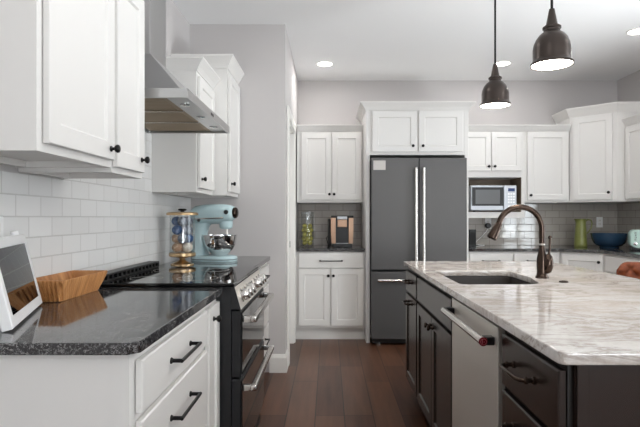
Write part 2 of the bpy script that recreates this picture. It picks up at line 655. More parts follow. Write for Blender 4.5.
x0, x1, z0, z1 = WIN_B_ADDED
bm = new()
for i in range(3):
    xc = x0 + (x1 - x0) * i / 2
    box(bm, max(xc - 0.04, x0), min(xc + 0.04, x1), YF - 0.08, YF - 0.02, z0, z1)
box(bm, x0, x1, YF - 0.08, YF - 0.02, z0, z0 + 0.06); box(bm, x0, x1, YF - 0.08, YF - 0.02, z1 - 0.06, z1)
w3 = struct('added_window_3', bm, 'trim')  # unseen rear window, added to brighten camera-facing surfaces
bm = new(); box(bm, x0 + 0.04, x1 - 0.04, YF - 0.053, YF - 0.047, z0 + 0.06, z1 - 0.06)
finish('pane', bm, 'glass', w3)

# ------------------------------------------------------------------ cabinet kit (local: front faces -y, x runs left to right)
def panel_door(x0, x1, z0, z1, yf=-0.02, t=0.0170, fw=0.057):
    bm = new()
    def R(ins, y):
        return [(x0 + ins, y, z0 + ins), (x1 - ins, y, z0 + ins), (x1 - ins, y, z1 - ins), (x0 + ins, y, z1 - ins)]
    rings(bm, [R(0, yf + t), R(0, yf + 0.002), R(0.002, yf), R(fw, yf), R(fw + 0.007, yf + 0.008)])
    return bm


def slab_front(x0, x1, z0, z1, yf=-0.02, t=0.0170):
    bm = new()
    def R(ins, y):
        return [(x0 + ins, y, z0 + ins), (x1 - ins, y, z0 + ins), (x1 - ins, y, z1 - ins), (x0 + ins, y, z1 - ins)]
    rings(bm, [R(0, yf + t), R(0, yf + 0.004), R(0.004, yf)])
    return bm


def knob(parent, x, z, yf=-0.02, m='black', r=0.0145):
    bm = new()
    lathe(bm, [(0.010, 0), (0.010, 0.003), (0.0055, 0.006), (0.005, 0.012), (r * 0.75, 0.016), (r, 0.022), (r * 0.9, 0.028), (r * 0.5, 0.031)],
          (x, yf, z), (0, -1, 0), 16)
    return finish('knob', bm, m, parent, True, 60)


def pull(parent, x, z, L, yf=-0.02, m='black', out=0.034, r=0.0055):
    bm = new()
    for sx in (-1, 1):
        lathe(bm, [(0.0095, 0), (0.0095, 0.003), (0.006, 0.007), (0.006, out)], (x + sx * L * 0.5, yf, z), (0, -1, 0), 12)
    tube(bm, [(x - L * 0.5 - 0.006, yf - out, z), (x + L * 0.5 + 0.006, yf - out, z)], r, 12)
    return finish('pull', bm, m, parent, True)


def foot_pull(parent, x, z, L, yf=-0.02, m='bronze'):
    """bar pull with turned collars where the bent bar meets its two feet"""
    bm = new()
    h = L / 2
    for sx in (-1, 1):
        lathe(bm, [(0.010, 0), (0.010, 0.004), (0.006, 0.007), (0.006, 0.016), (0.0095, 0.019), (0.0095, 0.024), (0.006, 0.027)],
              (x + sx * h, yf, z), (0, -1, 0), 12)
    tube(bm, [(x - h, yf - 0.024, z), (x - h * 0.92, yf - 0.036, z), (x - h * 0.7, yf - 0.043, z), (x + h * 0.7, yf - 0.043, z),
              (x + h * 0.92, yf - 0.036, z), (x + h, yf - 0.024, z)], 0.0055, 12)
    return finish('pull', bm, m, parent, True)


def crown_profile(zb, zt, proj):
    h = zt - zb
    return [(0.0, zb), (0.006, zb), (0.010, zb + 0.12 * h), (0.014, zb + 0.2 * h), (0.022, zb + 0.38 * h), (0.040 * proj / 0.055, zb + 0.66 * h),
            (proj * 0.9, zb + 0.80 * h), (proj, zb + 0.86 * h), (proj, zt), (0.0, zt)]


def crown_part(parent, path, zb, zt, proj=0.05):
    bm = new()
    sweep(bm, path, crown_profile(zb, zt, proj))
    return finish('crown', bm, 'cab', parent)


def upper(name, label, loc, rotz, w_, depth, z0, z1, doors, crown=None, group=None, rail=0.022):
    """doors: (x0, x1, z0, z1, knob_x, knob_z); crown: (zb, zt, proj, left_return, right_return)"""
    t_ = thing(name, label, 'wall cabinet', loc, rotz, group)
    bm = new()
    box(bm, 0.0005, w_ - 0.0005, 0, depth - 0.001, z0 + rail, z1)
    box(bm, 0.0005, w_ - 0.0005, 0, 0.02, z0, z0 + rail)
    box(bm, 0.0005, 0.018, 0.02, depth - 0.001, z0, z0 + rail)
    box(bm, w_ - 0.018, w_ - 0.0005, 0.02, depth - 0.001, z0, z0 + rail)
    box(bm, 0.018, w_ - 0.018, depth - 0.04, depth - 0.02, z0, z0 + rail)
    finish('body', bm, 'cab', t_)
    for x0, x1, a, b, kx, kz in doors:
        d = finish('door', panel_door(x0, x1, a, b), 'cab', t_)
        if kx is not None:
            knob(d, kx, kz)
    if crown:
        zb, zt, pr, lr, rr = crown
        path = ([(0, depth - 0.001)] if lr else []) + [(0.0005, 0), (w_ - 0.0005, 0)] + ([(w_ - 0.0005, depth - 0.001)] if rr else [])
        crown_part(t_, path, zb, zt, pr)
    return t_


def base(name, label, loc, rotz, w_, depth, fronts, m='cab', toe=0.105, recess=0.07, top=0.8835, flushl=False, hw='black', open_top=False):
    """fronts: (kind, x0, x1, z0, z1, hardware)"""
    t_ = thing(name, label, 'base cabinet', loc, rotz)
    bm = new()
    if open_top:                                   # a sink hangs inside
        box(bm, 0.0005, 0.018, 0.02, depth, toe, top); box(bm, w_ - 0.018, w_ - 0.0005, 0.02, depth, toe, top)
        box(bm, 0.018, w_ - 0.018, depth - 0.018, depth, toe, top); box(bm, 0.018, w_ - 0.018, 0.02, depth - 0.018, toe, toe + 0.018)
        box(bm, 0.0005, w_ - 0.0005, 0, 0.02, toe, top)
    else:
        box(bm, 0.0005, w_ - 0.0005, 0, depth, toe, top)
    box(bm, 0.0005, w_ - 0.0005, recess, depth, 0.0005, toe)
    finish('body', bm, 'espresso_shade' if m == 'espresso' else m, t_)  # island bodies take the espresso with shade put into its colour
    for kind, x0, x1, a, b, h in fronts:
        o = finish('door' if kind.startswith('door') else 'drawer' if kind == 'drawer' else 'false_front',
                   panel_door(x0, x1, a, b) if kind.startswith('door') else slab_front(x0, x1, a, b), m, t_)
        if h is None:
            continue
        if h[0] == 'knob':
            knob(o, h[1], h[2], m=hw)
        elif h[0] == 'pull':
            pull(o, h[1], h[2], h[3], m=hw)
        else:
            foot_pull(o, h[1], h[2], h[3], m=hw)
    return t_


R90 = PI / 2
# ------------------------------------------------------------------ left run: base cabinets and stone
LF = -0.49                               # plane of the left face frames
LD = LF - XL - 0.002
b1 = base('drawer_cabinet', 'white base cabinet with two wide drawers at the near end of the left counter', (LF, 1.262, 0), R90, 0.735, LD,
          [('drawer', 0.028, 0.722, 0.724, 0.857, ('pull', 0.365, 0.791, 0.21)),
           ('drawer', 0.028, 0.722, 0.420, 0.702, ('pull', 0.365, 0.620, 0.21)),
           ('drawer', 0.028, 0.722, 0.130, 0.400, ('pull', 0.365, 0.325, 0.21))])
bm = new()                               # finished near end with a stile at its front edge
box(bm, -0.006, -0.0002, 0.0, 0.045, 0.105, 0.8835); box(bm, -0.004, -0.0002, 0.045, LD, 0.0005, 0.8835)
finish('end_panel', bm, 'cab', b1)
base('pullout_cabinet', 'narrow white pull-out cabinet with one knob beside the range', (LF, 1.998, 0), R90, 0.222, LD,
     [('door', 0.012, 0.205, 0.130, 0.857, ('knob', 0.085, 0.805))])
base('drawer_cabinet', 'white drawer cabinet under the counter with the stand mixer', (LF, 2.993, 0), R90, HY - 2.993 - 0.002, LD,
     [('drawer', 0.03, 1.00, 0.724, 0.857, ('pull', 0.66, 0.791, 0.20)),
      ('drawer', 0.03, 1.00, 0.420, 0.702, ('pull', 0.66, 0.620, 0.20)),
      ('drawer', 0.03, 1.00, 0.130, 0.400, ('pull', 0.66, 0.325, 0.20))])


def slab_thing(name, label, poly, m, z0=0.884, z1=0.914, bev=0.003):
    bm = new(); prism(bm, poly, z0, z1, bev)
    o = finish(name, bm, m)
    return tag(o, label, 'countertop')


slab_thing('countertop', 'dark speckled granite countertop under the wooden basket and white display',
           [(XL + 0.0105, 1.232), (-0.486, 1.232), (-0.462, 1.256), (-0.462, 2.2205), (XL + 0.0105, 2.2205)], 'granite')
slab_thing('countertop', 'dark granite countertop under the stand mixer past the range',
           [(XL + 0.0105, 2.992), (-0.462, 2.992), (-0.462, HY - 0.002), (XL + 0.0105, HY - 0.002)], 'granite')

# ------------------------------------------------------------------ left run: wall cabinets
UA = -0.766
upper('wall_cabinet', 'nearest white wall cabinet above the left counter, one shaker door', (UA, 1.340, 0), R90, 0.462, UA - XL, 1.392, 2.12,
      [(0.027, 0.444, 1.416, 2.092, 0.412, 1.452)], (2.118, 2.183, 0.045, True, False))
upper('wall_cabinet', 'narrow white wall cabinet between the nearest one and the range hood', (UA, 1.803, 0), R90, 0.295, UA - XL, 1.376, 2.12,
      [(0.006, 0.270, 1.397, 2.092, 0.236, 1.446)], (2.118, 2.183, 0.045, False, True))
UC, UD = -0.815, -0.715
upper('wall_cabinet', 'white wall cabinet just past the range hood, above the glass jar', (UC, 3.141, 0), R90, 0.448, UC - XL, 1.374, 2.12,
      [(0.027, 0.430, 1.402, 2.092, 0.060, 1.458)], (2.118, 2.190, 0.055, True, False))
upper('wall_cabinet', 'taller deeper white wall cabinet against the grey end wall, above the stand mixer', (UD, 3.590, 0), R90, 0.437, UD - XL, 1.374, 2.27,
      [(0.022, 0.418, 1.402, 2.235, 0.058, 1.458)], (2.266, 2.350, 0.050, True, False))

# ------------------------------------------------------------------ range hood
HDX = -0.596
h0, h1, cy0, cy1 = 2.155, 3.070, 2.490, 2.735
hood = thing('range_hood', 'stainless steel chimney range hood above the cooktop', 'range hood', (0, 0, 0))
WX = XL + 0.011
bm = new()
def R(y0, y1, x0, x1, z):
    return [(x0, y0, z), (x1, y0, z), (x1, y1, z), (x0, y1, z)]
rings(bm, [R(h0 + 0.03, h1 - 0.03, WX, HDX - 0.035, 1.7625), R(cy0 - 0.004, cy1 + 0.004, WX, -0.867, 2.012)])
finish('canopy', bm, 'hoodsteel', hood)
bm = new()
box(bm, WX, HDX, h0, h0 + 0.012, 1.722, 1.762); box(bm, WX, HDX, h1 - 0.012, h1, 1.722, 1.762)
box(bm, HDX - 0.012, HDX, h0 + 0.012, h1 - 0.012, 1.722, 1.762); box(bm, HDX - 0.104, HDX - 0.012, h0 + 0.012, h1 - 0.012, 1.732, 1.757); box(bm, WX, HDX - 0.012, h0 + 0.012, h1 - 0.012, 1.757, 1.762)
box(bm, WX, WX + 0.012, h0 + 0.012, h1 - 0.012, 1.722, 1.757)
finish('rim', bm, 'hoodsteel', hood)
for i in range(3):
    a = h0 + 0.03 + i * 0.286
    bm = new(); box(bm, WX + 0.02, HDX - 0.105, a, a + 0.277, 1.732, 1.742, 0.002)
    for k in range(9):
        box(bm, WX + 0.04, HDX - 0.125, a + 0.022 + k * 0.029, a + 0.028 + k * 0.029, 1.7305, 1.7325)
    finish('filter', bm, 'filtersteel', hood)
    if i < 2:
        bm = new(); box(bm, WX + 0.02, HDX - 0.105, a + 0.2765, a + 0.2865, 1.726, 1.735, 0.001)
        finish('filter_rail', bm, 'handle', hood)
    bm = new(); lathe(bm, [(0.022, 0), (0.022, 0.006), (0.015, 0.008)], (HDX - 0.058, a + 0.14, 1.7315), (0, 0, -1), 20)
    finish('lamp', bm, 'chrome', hood, True)
bm = new(); box(bm, HDX, HDX + 0.002, 2.585, 2.640, 1.735, 1.748)
finish('button_strip', bm, 'blackplastic', hood)
bm = new(); box(bm, WX, -0.871, cy0, cy1, 2.005, ZC - 0.001, 0.002)
finish('chimney', bm, 'hoodsteel', hood)

# ------------------------------------------------------------------ range
ry0, ry1 = 2.224, 2.988
rng = thing('range', 'black and stainless double oven range between the dark counters', 'range', (0, ry0, 0))
W = ry1 - ry0
bm = new(); box(bm, XL + 0.012, -0.425, 0.001, W - 0.001, 0.03, 0.915)
finish('body', bm, 'blackpaint', rng)
bm = new(); box(bm, XL + 0.012, -0.412, 0, W, 0.9155, 0.931, 0.004)
finish('cooktop', bm, 'blackglass', rng)
for bx, by, r in ((-0.86, 0.19, 0.075), (-0.62, 0.19, 0.095), (-0.86, 0.57, 0.095), (-0.62, 0.57, 0.075)):
    bm = new(); lathe(bm, [(r, 0), (r, 0.0004), (r - 0.003, 0.0004), (r - 0.003, 0)], (bx, by, 0.9311), (0, 0, 1), 40, False, False)
    finish('burner_ring', bm, 'grey', rng)
bm = new()
prism(bm, [(0.0, 0.0), (0.001, 0.0)], 0, 1) if False else None
pts = [(-0.4245, 0.817), (-0.383, 0.817), (-0.411, 0.915), (-0.4245, 0.915)]
rings(bm, [[(x, 0.0, z) for x, z in pts], [(x, W, z) for x, z in pts]])
cp = finish('control_panel', bm, 'blackpaint', rng)
bm = new()
rings(bm, [[(-0.3825, 0.0, 0.8175), (-0.3815, 0.0, 0.8175), (-0.4095, 0.0, 0.9145), (-0.4105, 0.0, 0.9145)],
           [(-0.3825, W, 0.8175), (-0.3815, W, 0.8175), (-0.4095, W, 0.9145), (-0.4105, W, 0.9145)]])
finish('fascia', bm, 'steel', cp)
slope = Vector((0.098, 0, 0.028)).normalized()
for ky in (0.085, 0.175, 0.262, 0.502, 0.590, 0.680):
    c0 = Vector((-0.397, ky, 0.866))
    bm = new()
    lathe(bm, [(0.031, 0), (0.031, 0.006), (0.026, 0.008), (0.0245, 0.036), (0.021, 0.040)], c0, slope, 28)
    d_, u_, v_ = axes(slope)
    k_ = finish('knob', bm, 'handle', cp, True)
bm = new()
n_ = slope
for dy in (0,):
    a = Vector((-0.397, 0.315, 0.866)) + n_ * 0.001
    up = Vector((-0.028, 0, 0.098)).normalized()
    vs = [a - up * 0.026, a - up * 0.026 + Vector((0, 0.135, 0)), a + up * 0.026 + Vector((0, 0.135, 0)), a + up * 0.026]
    rings(bm, [vs, [p + n_ * 0.002 for p in vs]])
finish('display', bm, 'blackglass', cp)


def oven(z0, z1, hz):
    bm = new(); box(bm, -0.4245, -0.382, 0.002, W - 0.002, z0, z1, 0.004)
    d = finish('oven_door', bm, 'blackpaint', rng)
    bm = new(); box(bm, -0.3818, -0.378, 0.012, W - 0.012, z0 + 0.012, z1 - 0.012, 0.001)
    finish('oven_glass', bm, 'blackglass', d)
    bm = new()
    for y in (0.035, W - 0.035):
        box(bm, -0.3775, -0.318, y - 0.011, y + 0.011, hz - 0.014, hz + 0.014, 0.004, 2)
    box(bm, -0.345, -0.317, 0.02, W - 0.02, hz - 0.013, hz + 0.013, 0.008, 3)
    finish('handle', bm, 'handle', d, True)


oven(0.520, 0.812, 0.770)
oven(0.135, 0.512, 0.468)
bm = new(); box(bm, -0.43, -0.40, 0.004, W - 0.004, 0.03, 0.128, 0.003)
finish('kick_panel', bm, 'blackpaint', rng)
for y in (0.06, W - 0.06):
    for x in (-1.0, -0.48):
        bm = new(); lathe(bm, [(0.02, 0.0005), (0.02, 0.03)], (x, y, 0.0), (0, 0, 1), 12)
        finish('foot', bm, 'rubber', rng)
bm = new()                               # slotted vent along the back of the cooktop
box(bm, -1.045, -0.985, 0.01, W - 0.02, 0.9312, 0.938, 0.002)
for y in (0.01, W - 0.03):
    box(bm, -1.045, -0.985, y, y + 0.012, 0.938, 0.962)
for k in range(15):
    y = 0.012 + k * (W - 0.045) / 14
    box(bm, -1.042, -0.990, y, y + 0.020, 0.938, 0.957)
box(bm, -1.047, -0.983, 0.01, W - 0.018, 0.957, 0.966, 0.003)
finish('rear_vent', bm, 'blackplastic', rng)

# ------------------------------------------------------------------ coffee niche
CX0, CX1 = -0.343, 0.358
cw = CX1 - CX0
base('base_cabinet', 'white base cabinet with a drawer over two doors under the coffee maker', (CX0 + 0.001, 5.075, 0), 0, cw - 0.002, 0.595,
     [('drawer', 0.042, 0.680, 0.721, 0.872, ('pull', 0.362, 0.792, 0.215)),
      ('door', 0.042, 0.352, 0.150, 0.713, ('knob', 0.334, 0.646)),
      ('door', 0.364, 0.680, 0.150, 0.713, ('knob', 0.386, 0.646))], toe=0.125, recess=0.055)
slab_thing('countertop', 'short dark granite countertop in the nook with the coffee maker',
           [(CX0 + 0.024, 5.043), (CX1 - 0.001, 5.043), (CX1 - 0.001, YB - 0.0105), (CX0 + 0.024, YB - 0.0105)], 'granite')
upper('wall_cabinet', 'white double door wall cabinet above the coffee maker nook', (CX0 + 0.008, 5.350, 0), 0, cw - 0.009, 0.329, 1.378, 2.12,
      [(0.046, 0.360, 1.406, 2.104, 0.340, 1.462), (0.366, 0.672, 1.406, 2.104, 0.388, 1.462)], (2.118, 2.183, 0.045, False, False))

# ------------------------------------------------------------------ fridge enclosure and fridge
FX0, FX1, FY = 0.360, 1.356, 4.976
fw_ = FX1 - FX0
fc = thing('fridge_cabinet', 'tall white double door cabinet above and around the refrigerator', 'wall cabinet', (FX0, FY, 0))
bm = new(); box(bm, 0.0385, fw_ - 0.0385, 0, YB - FY - 0.001, 1.828, 2.27)
finish('body', bm, 'cab', fc)
for x in (0.0, fw_ - 0.038):
    bm = new(); box(bm, x, x + 0.038, 0, YB - FY - 0.011, 0.0005, 2.27, 0.002)
    finish('side_panel', bm, 'cab', fc)
for x0, x1, kx in ((0.060, 0.490, 0.452), (0.510, 0.936, 0.548)):
    d = finish('door', panel_door(x0, x1, 1.858, 2.250), 'cab', fc)
    knob(d, kx, 1.912)
crown_part(fc, [(0, YB - FY - 0.001), (0, 0), (fw_, 0), (fw_, YB - FY - 0.001)], 2.262, 2.338, 0.058)

fr = thing('refrigerator', 'dark stainless french door refrigerator with bottom freezer drawer', 'refrigerator', (0.404, 4.87, 0))
fw2 = 0.908
bm = new(); box(bm, 0.004, fw2 - 0.004, 0.075, 0.79, 0.04, 1.782, 0.004)
finish('body', bm, 'blackpaint', fr)
for i, (x0, x1) in enumerate(((0.0, 0.4515), (0.4565, fw2))):
    bm = new(); box(bm, x0, x1, 0.0, 0.070, 0.722, 1.788, 0.006, 3)
    d = finish('door', bm, 'darksteel', fr)
    hx = 0.4515 - 0.034 if i == 0 else 0.4565 + 0.034
    bm = new()
    for z in (0.80, 1.665):
        box(bm, hx - 0.010, hx + 0.010, -0.052, -0.0003, z - 0.014, z + 0.014, 0.003)
    tube(bm, [(hx, -0.052, 0.775), (hx, -0.052, 1.690)], 0.0155, 18)
    finish('handle', bm, 'handle', d, True)
    if i == 0:
        bm = new(); box(bm, 0.018, 0.134, -0.0022, -0.0004, 1.672, 1.762, 0.0006)
        tag(finish('sticker', bm, 'grey', d), 'pale grey rectangular sticker')
bm = new(); box(bm, 0.0, fw2, 0.0, 0.070, 0.062, 0.704, 0.006, 3)
d = finish('freezer_drawer', bm, 'darksteel', fr)
bm = new()
for x in (0.11, fw2 - 0.11):
    box(bm, x - 0.014, x + 0.014, -0.052, -0.0003, 0.616, 0.636, 0.003)
tube(bm, [(0.055, -0.052, 0.626), (fw2 - 0.055, -0.052, 0.626)], 0.0155, 18)
finish('handle', bm, 'handle', d, True)
bm = new(); box(bm, 0.01, fw2 - 0.01, 0.03, 0.072, 0.018, 0.056)
finish('kick_grille', bm, 'blackplastic', fr)
for x in (0.075, fw2 - 0.075):
    bm = new(); lathe(bm, [(0.022, 0), (0.022, 0.012), (0.012, 0.016), (0.012, 0.06)], (x, 0.08, 0.0005), (0, 0, 1), 16)
    finish('foot', bm, 'chrome', fr, True)

# ------------------------------------------------------------------ right part of the back wall: base run and stone
BF = 5.075
base('base_cabinet', 'white base cabinet on the back wall right of the refrigerator', (FX1 + 0.003, BF, 0), 0, 0.925, 0.595,
     [('drawer', 0.03, 0.455, 0.721, 0.866, ('pull', 0.24, 0.792, 0.16)), ('drawer', 0.468, 0.90, 0.721, 0.866, ('pull', 0.68, 0.792, 0.16)),
      ('door', 0.03, 0.455, 0.150, 0.708, ('knob', 0.42, 0.65)), ('door', 0.468, 0.90, 0.150, 0.708, ('knob', 0.50, 0.65))])
# corner unit with a diagonal front
cb_ = thing('corner_base_cabinet', 'white corner base cabinet with a diagonal door below the green pitcher', 'base cabinet', (2.286, BF, 0))
P = [(0.0, 0.0), (0.300, -0.300), (XR - 2.286 - 0.002, -0.300), (XR - 2.286 - 0.002, YB - BF - 0.012), (0.0, YB - BF - 0.012)]
bm = new(); prism(bm, P, 0.105, 0.8835)
prism(bm, [(0.05, 0.05), (0.35, -0.25), (XR - 2.286 - 0.002, -0.25), (XR - 2.286 - 0.002, YB - BF - 0.012), (0.05, YB - BF - 0.012)], 0.0005, 0.105)
finish('body', bm, 'cab', cb_)
dl = 0.4243
rot = Matrix.Rotation(-PI / 4, 4, 'Z')
bm = panel_door(0.025, dl - 0.025, 0.135, 0.862)
bm.transform(rot)
d = finish('door', bm, 'cab', cb_)
k_ = knob(d, dl - 0.055, 0.800)
k_.data.transform(rot)
base('base_cabinet', 'white drawer base cabinet on the right wall under the mint toaster', (2.586, BF - 0.302, 0), -R90, 1.20, XR - 2.586 - 0.002,
     [('drawer', 0.02, 1.18, 0.721, 0.862, ('pull', 0.6, 0.792, 0.16)), ('drawer', 0.02, 1.18, 0.43, 0.708, ('pull', 0.6, 0.62, 0.16)),
      ('drawer', 0.02, 1.18, 0.15, 0.415, ('pull', 0.6, 0.34, 0.16))])
slab_thing('countertop', 'dark granite corner countertop under the green pitcher, blue bowl and toaster',
           [(FX1 + 0.002, 5.045), (2.274, 5.045), (2.556, 4.763), (2.556, 3.575), (XR - 0.0105, 3.575), (XR - 0.0105, YB - 0.0105), (FX1 + 0.002, YB - 0.0105)], 'granite')

# ------------------------------------------------------------------ right part of the back wall: wall cabinets
MX0, MX1 = FX1 + 0.001, 2.046
mw = MX1 - MX0
mc = thing('microwave_cabinet', 'white wall cabinet with two small doors over the open microwave shelf', 'wall cabinet', (MX0, 5.350, 0))
D_ = YB - 5.350 - 0.0105
bm = new()
box(bm, 0, mw, 0, D_, 1.640, 2.12); box(bm, 0, 0.02, 0, D_, 1.215, 1.640); box(bm, mw - 0.035, mw, 0, D_, 1.215, 1.640)
box(bm, 0.02, mw - 0.035, 0, D_, 1.215, 1.278)
finish('body', bm, 'cab', mc)
bm = new()
box(bm, mw - 0.040, mw - 0.0355, 0.004, D_ - 0.002, 1.2785, 1.6395); box(bm, 0.021, mw - 0.041, D_ - 0.006, D_ - 0.001, 1.2785, 1.6395)
finish('niche_lining', bm, 'niche', mc)
for x0, x1, kx in ((0.018, 0.331, 0.305), (0.337, 0.650, 0.366)):
    d = finish('door', panel_door(x0, x1, 1.706, 2.110, fw=0.052), 'cab', mc)
    knob(d, kx, 1.752)
crown_part(mc, [(0, 0), (mw, 0)], 2.118, 2.183, 0.045)
upper('wall_cabinet', 'white single door wall cabinet right of the microwave', (MX1 + 0.001, 5.350, 0), 0, 2.508 - MX1, 0.319, 1.378, 2.12,
      [(0.020, 0.440, 1.402, 2.112, 0.050, 1.452)], (2.118, 2.183, 0.045, False, False))
cc = thing('corner_wall_cabinet', 'tall white corner wall cabinet with a diagonal door above the blue bowl', 'wall cabinet', (2.515, 5.350, 0))
A_, B_ = (0.0, 0.0), (0.325, -0.300)
xw, yw = XR - 2.515 - 0.0105, YB - 5.350 - 0.0105
bm = new(); prism(bm, [A_, B_, (xw, B_[1]), (xw, yw), (0, yw)], 1.378, 2.27)
finish('body', bm, 'cab', cc)
dv = Vector((B_[0], B_[1]))
L_ = dv.length
rot = Matrix.Rotation(math.atan2(dv.y, dv.x), 4, 'Z')
bm = panel_door(0.035, L_ - 0.035, 1.402, 2.250)
bm.transform(rot)
d = finish('door', bm, 'cab', cc)
k_ = knob(d, L_ - 0.066, 1.470)
k_.data.transform(rot)
crown_part(cc, [(0, yw), A_, B_, (xw, B_[1])], 2.264, 2.352, 0.050)
upper('wall_cabinet', 'white wall cabinet on the right wall above the mint toaster', (2.930, 5.048, 0), -R90, 0.80, XR - 2.930 - 0.0105, 1.378, 2.12,
      [(0.015, 0.392, 1.402, 2.104, 0.36, 1.452), (0.402, 0.785, 1.402, 2.104, 0.434, 1.452)], (2.118, 2.186, 0.045, False, False))

# ------------------------------------------------------------------ island
IF = 0.550                                # plane of the island face frames; fronts stand 20 mm proud
ID = 0.640
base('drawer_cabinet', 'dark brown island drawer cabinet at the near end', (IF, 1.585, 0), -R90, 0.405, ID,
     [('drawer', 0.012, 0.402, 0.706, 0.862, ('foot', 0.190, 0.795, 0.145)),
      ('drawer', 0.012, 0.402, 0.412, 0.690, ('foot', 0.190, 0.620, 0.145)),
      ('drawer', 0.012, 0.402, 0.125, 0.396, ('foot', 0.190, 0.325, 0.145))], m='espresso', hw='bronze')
dw = thing('dishwasher', 'stainless dishwasher with a bar handle in the dark island', 'dishwasher', (IF, 2.206, 0), -R90)
bm = new(); box(bm, 0.002, 0.598, 0.004, 0.58, 0.10, 0.870)
finish('body', bm, 'blackpaint', dw)
bm = new(); box(bm, 0.002, 0.600, -0.021, 0.0035, 0.115, 0.872, 0.003, 2)
d = finish('door', bm, 'dwsteel', dw)
hd = None
bm = new(); tube(bm, [(0.022, -0.060, 0.822), (0.577, -0.060, 0.822)], 0.0135, 20)
hd = finish('handle', bm, 'handle', d, True)
for x in (0.038, 0.561):
    bm = new(); box(bm, x - 0.015, x + 0.015, -0.058, -0.0215, 0.8085, 0.8355, 0.003)
    finish('bracket', bm, 'blackplastic', hd)
bm = new(); lathe(bm, [(0.0142, 0), (0.0142, 0.004), (0.0125, 0.006)], (0.5772, -0.060, 0.822), (1, 0, 0), 24)
bm_ = new(); lathe(bm_, [(0.0100, 0), (0.0100, 0.0006), (0.0088, 0.0006), (0.0088, 0)], (0.5831, -0.060, 0.822), (1, 0, 0), 24, False, False)
box(bm_, 0.5833, 0.5838, -0.0645, -0.0632, 0.816, 0.828); box(bm_, 0.5833, 0.5838, -0.0600, -0.0560, 0.8212, 0.8226)
med = tag(finish('medallion', bm, 'red', hd, True), 'dark red round medallion')
finish('emblem', bm_, 'emblem', med)
bm = new(); box(bm, 0.004, 0.598, 0.06, 0.10, 0.005, 0.098)
finish('kick_panel', bm, 'blackplastic', dw)
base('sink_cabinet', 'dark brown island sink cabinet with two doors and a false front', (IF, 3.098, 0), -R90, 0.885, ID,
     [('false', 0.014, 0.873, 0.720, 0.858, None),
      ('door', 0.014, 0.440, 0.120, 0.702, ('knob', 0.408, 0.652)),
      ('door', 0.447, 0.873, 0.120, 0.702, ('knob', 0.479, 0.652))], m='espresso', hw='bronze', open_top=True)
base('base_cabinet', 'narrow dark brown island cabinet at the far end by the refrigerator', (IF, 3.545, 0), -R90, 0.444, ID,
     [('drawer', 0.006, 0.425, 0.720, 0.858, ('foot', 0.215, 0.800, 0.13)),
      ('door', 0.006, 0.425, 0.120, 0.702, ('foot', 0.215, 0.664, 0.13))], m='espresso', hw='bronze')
ip = thing('island_end_panel', 'dark brown panelled near end of the island', 'cabinet panel', (0, 0, 0))
bm = new(); box(bm, 0.562, 1.190, 1.166, 1.1795, 0.0005, 0.8835)
finish('panel', bm, 'espresso', ip)
bm = new(); box(bm, 0.563, 0.590, 1.160, 1.1655, 0.0005, 0.8835, 0.001)
finish('corner_trim', bm, 'espresso', ip)
ib = thing('island_back_panel', 'dark brown panel along the seating side of the island', 'cabinet panel', (0, 0, 0))
bm = new(); box(bm, 1.1915, 1.210, 1.166, 3.545, 0.0005, 0.8835)
finish('panel', bm, 'espresso', ib)
# stone top with the sink cut-out
def round_poly(corners, n=6):
    """corners: (x, y, r)"""
    out = []
    N = len(corners)
    for i, (x, y, r) in enumerate(corners):
        p, a, b = Vector((x, y)), Vector(corners[i - 1][:2]), Vector(corners[(i + 1) % N][:2])
        u, v = (a - p).normalized(), (b - p).normalized()
        ang = math.acos(max(-1, min(1, u.dot(v))))
        L = r / math.tan(ang / 2)
        c_ = p + (u + v).normalized() * (r / math.sin(ang / 2))
        s, e = p + u * L, p + v * L
        a0 = math.atan2(s.y - c_.y, s.x - c_.x)
        a1 = math.atan2(e.y - c_.y, e.x - c_.x)
        while a1 - a0 > PI: a1 -= 2 * PI
        while a1 - a0 < -PI: a1 += 2 * PI
        for k in range(n + 1):
            t_ = a0 + (a1 - a0) * k / n
            out.append((c_.x + r * math.cos(t_), c_.y + r * math.sin(t_)))
    return out


SK = [(0.600, 2.325, 0.03), (0.965, 2.325, 0.09), (1.025, 2.60, 0.16), (1.025, 2.920, 0.06), (0.600, 2.920, 0.03)]
top = curve_slab('island_countertop', round_poly([(0.518, 1.148, 0.02), (1.535, 1.148, 0.04), (1.535, 3.576, 0.04), (0.518, 3.576, 0.02)]),
                 [round_poly(SK)], 0.884, 0.914, 0.004, 'quartz')
tag(top, 'pale veined stone island countertop with a sink cut-out', 'countertop')
# undermount sink
sk = thing('sink', 'dark undermount sink set into the pale island countertop', 'sink', (0, 0, 0))
def off(loop, k):
    cx_ = sum(p[0] for p in loop) / len(loop); cy_ = sum(p[1] for p in loop) / len(loop)
    return [(cx_ + (x - cx_) * k, cy_ + (y - cy_) * k) for x, y in loop]
lp = round_poly(SK)
def lift(loop, z):
    return [(x, y, z) for x, y in loop]
bm = new()
rings(bm, [lift(off(lp, 1.06), 0.870), lift(off(lp, 1.06), 0.8835), lift(off(lp, 1.01), 0.8835), lift(off(lp, 1.0), 0.872), lift(off(lp, 0.96), 0.700),
           lift(off(lp, 0.90), 0.690), lift(off(lp, 0.91), 0.682), lift(off(lp, 0.98), 0.690), lift(off(lp, 1.02), 0.868)], False, False)
# floor of the bowl
vs = [bm.verts.new(p) for p in lift(off(lp, 0.905), 0.689)]
bm.faces.new(vs)
finish('bowl', bm, 'sink', sk, True)
bm = new(); lathe(bm, [(0.045, 0), (0.045, 0.003), (0.03, 0.004), (0.028, 0.001)], (0.83, 2.60, 0.6895), (0, 0, 1), 24)
finish('drain', bm, 'chrome', sk, True)

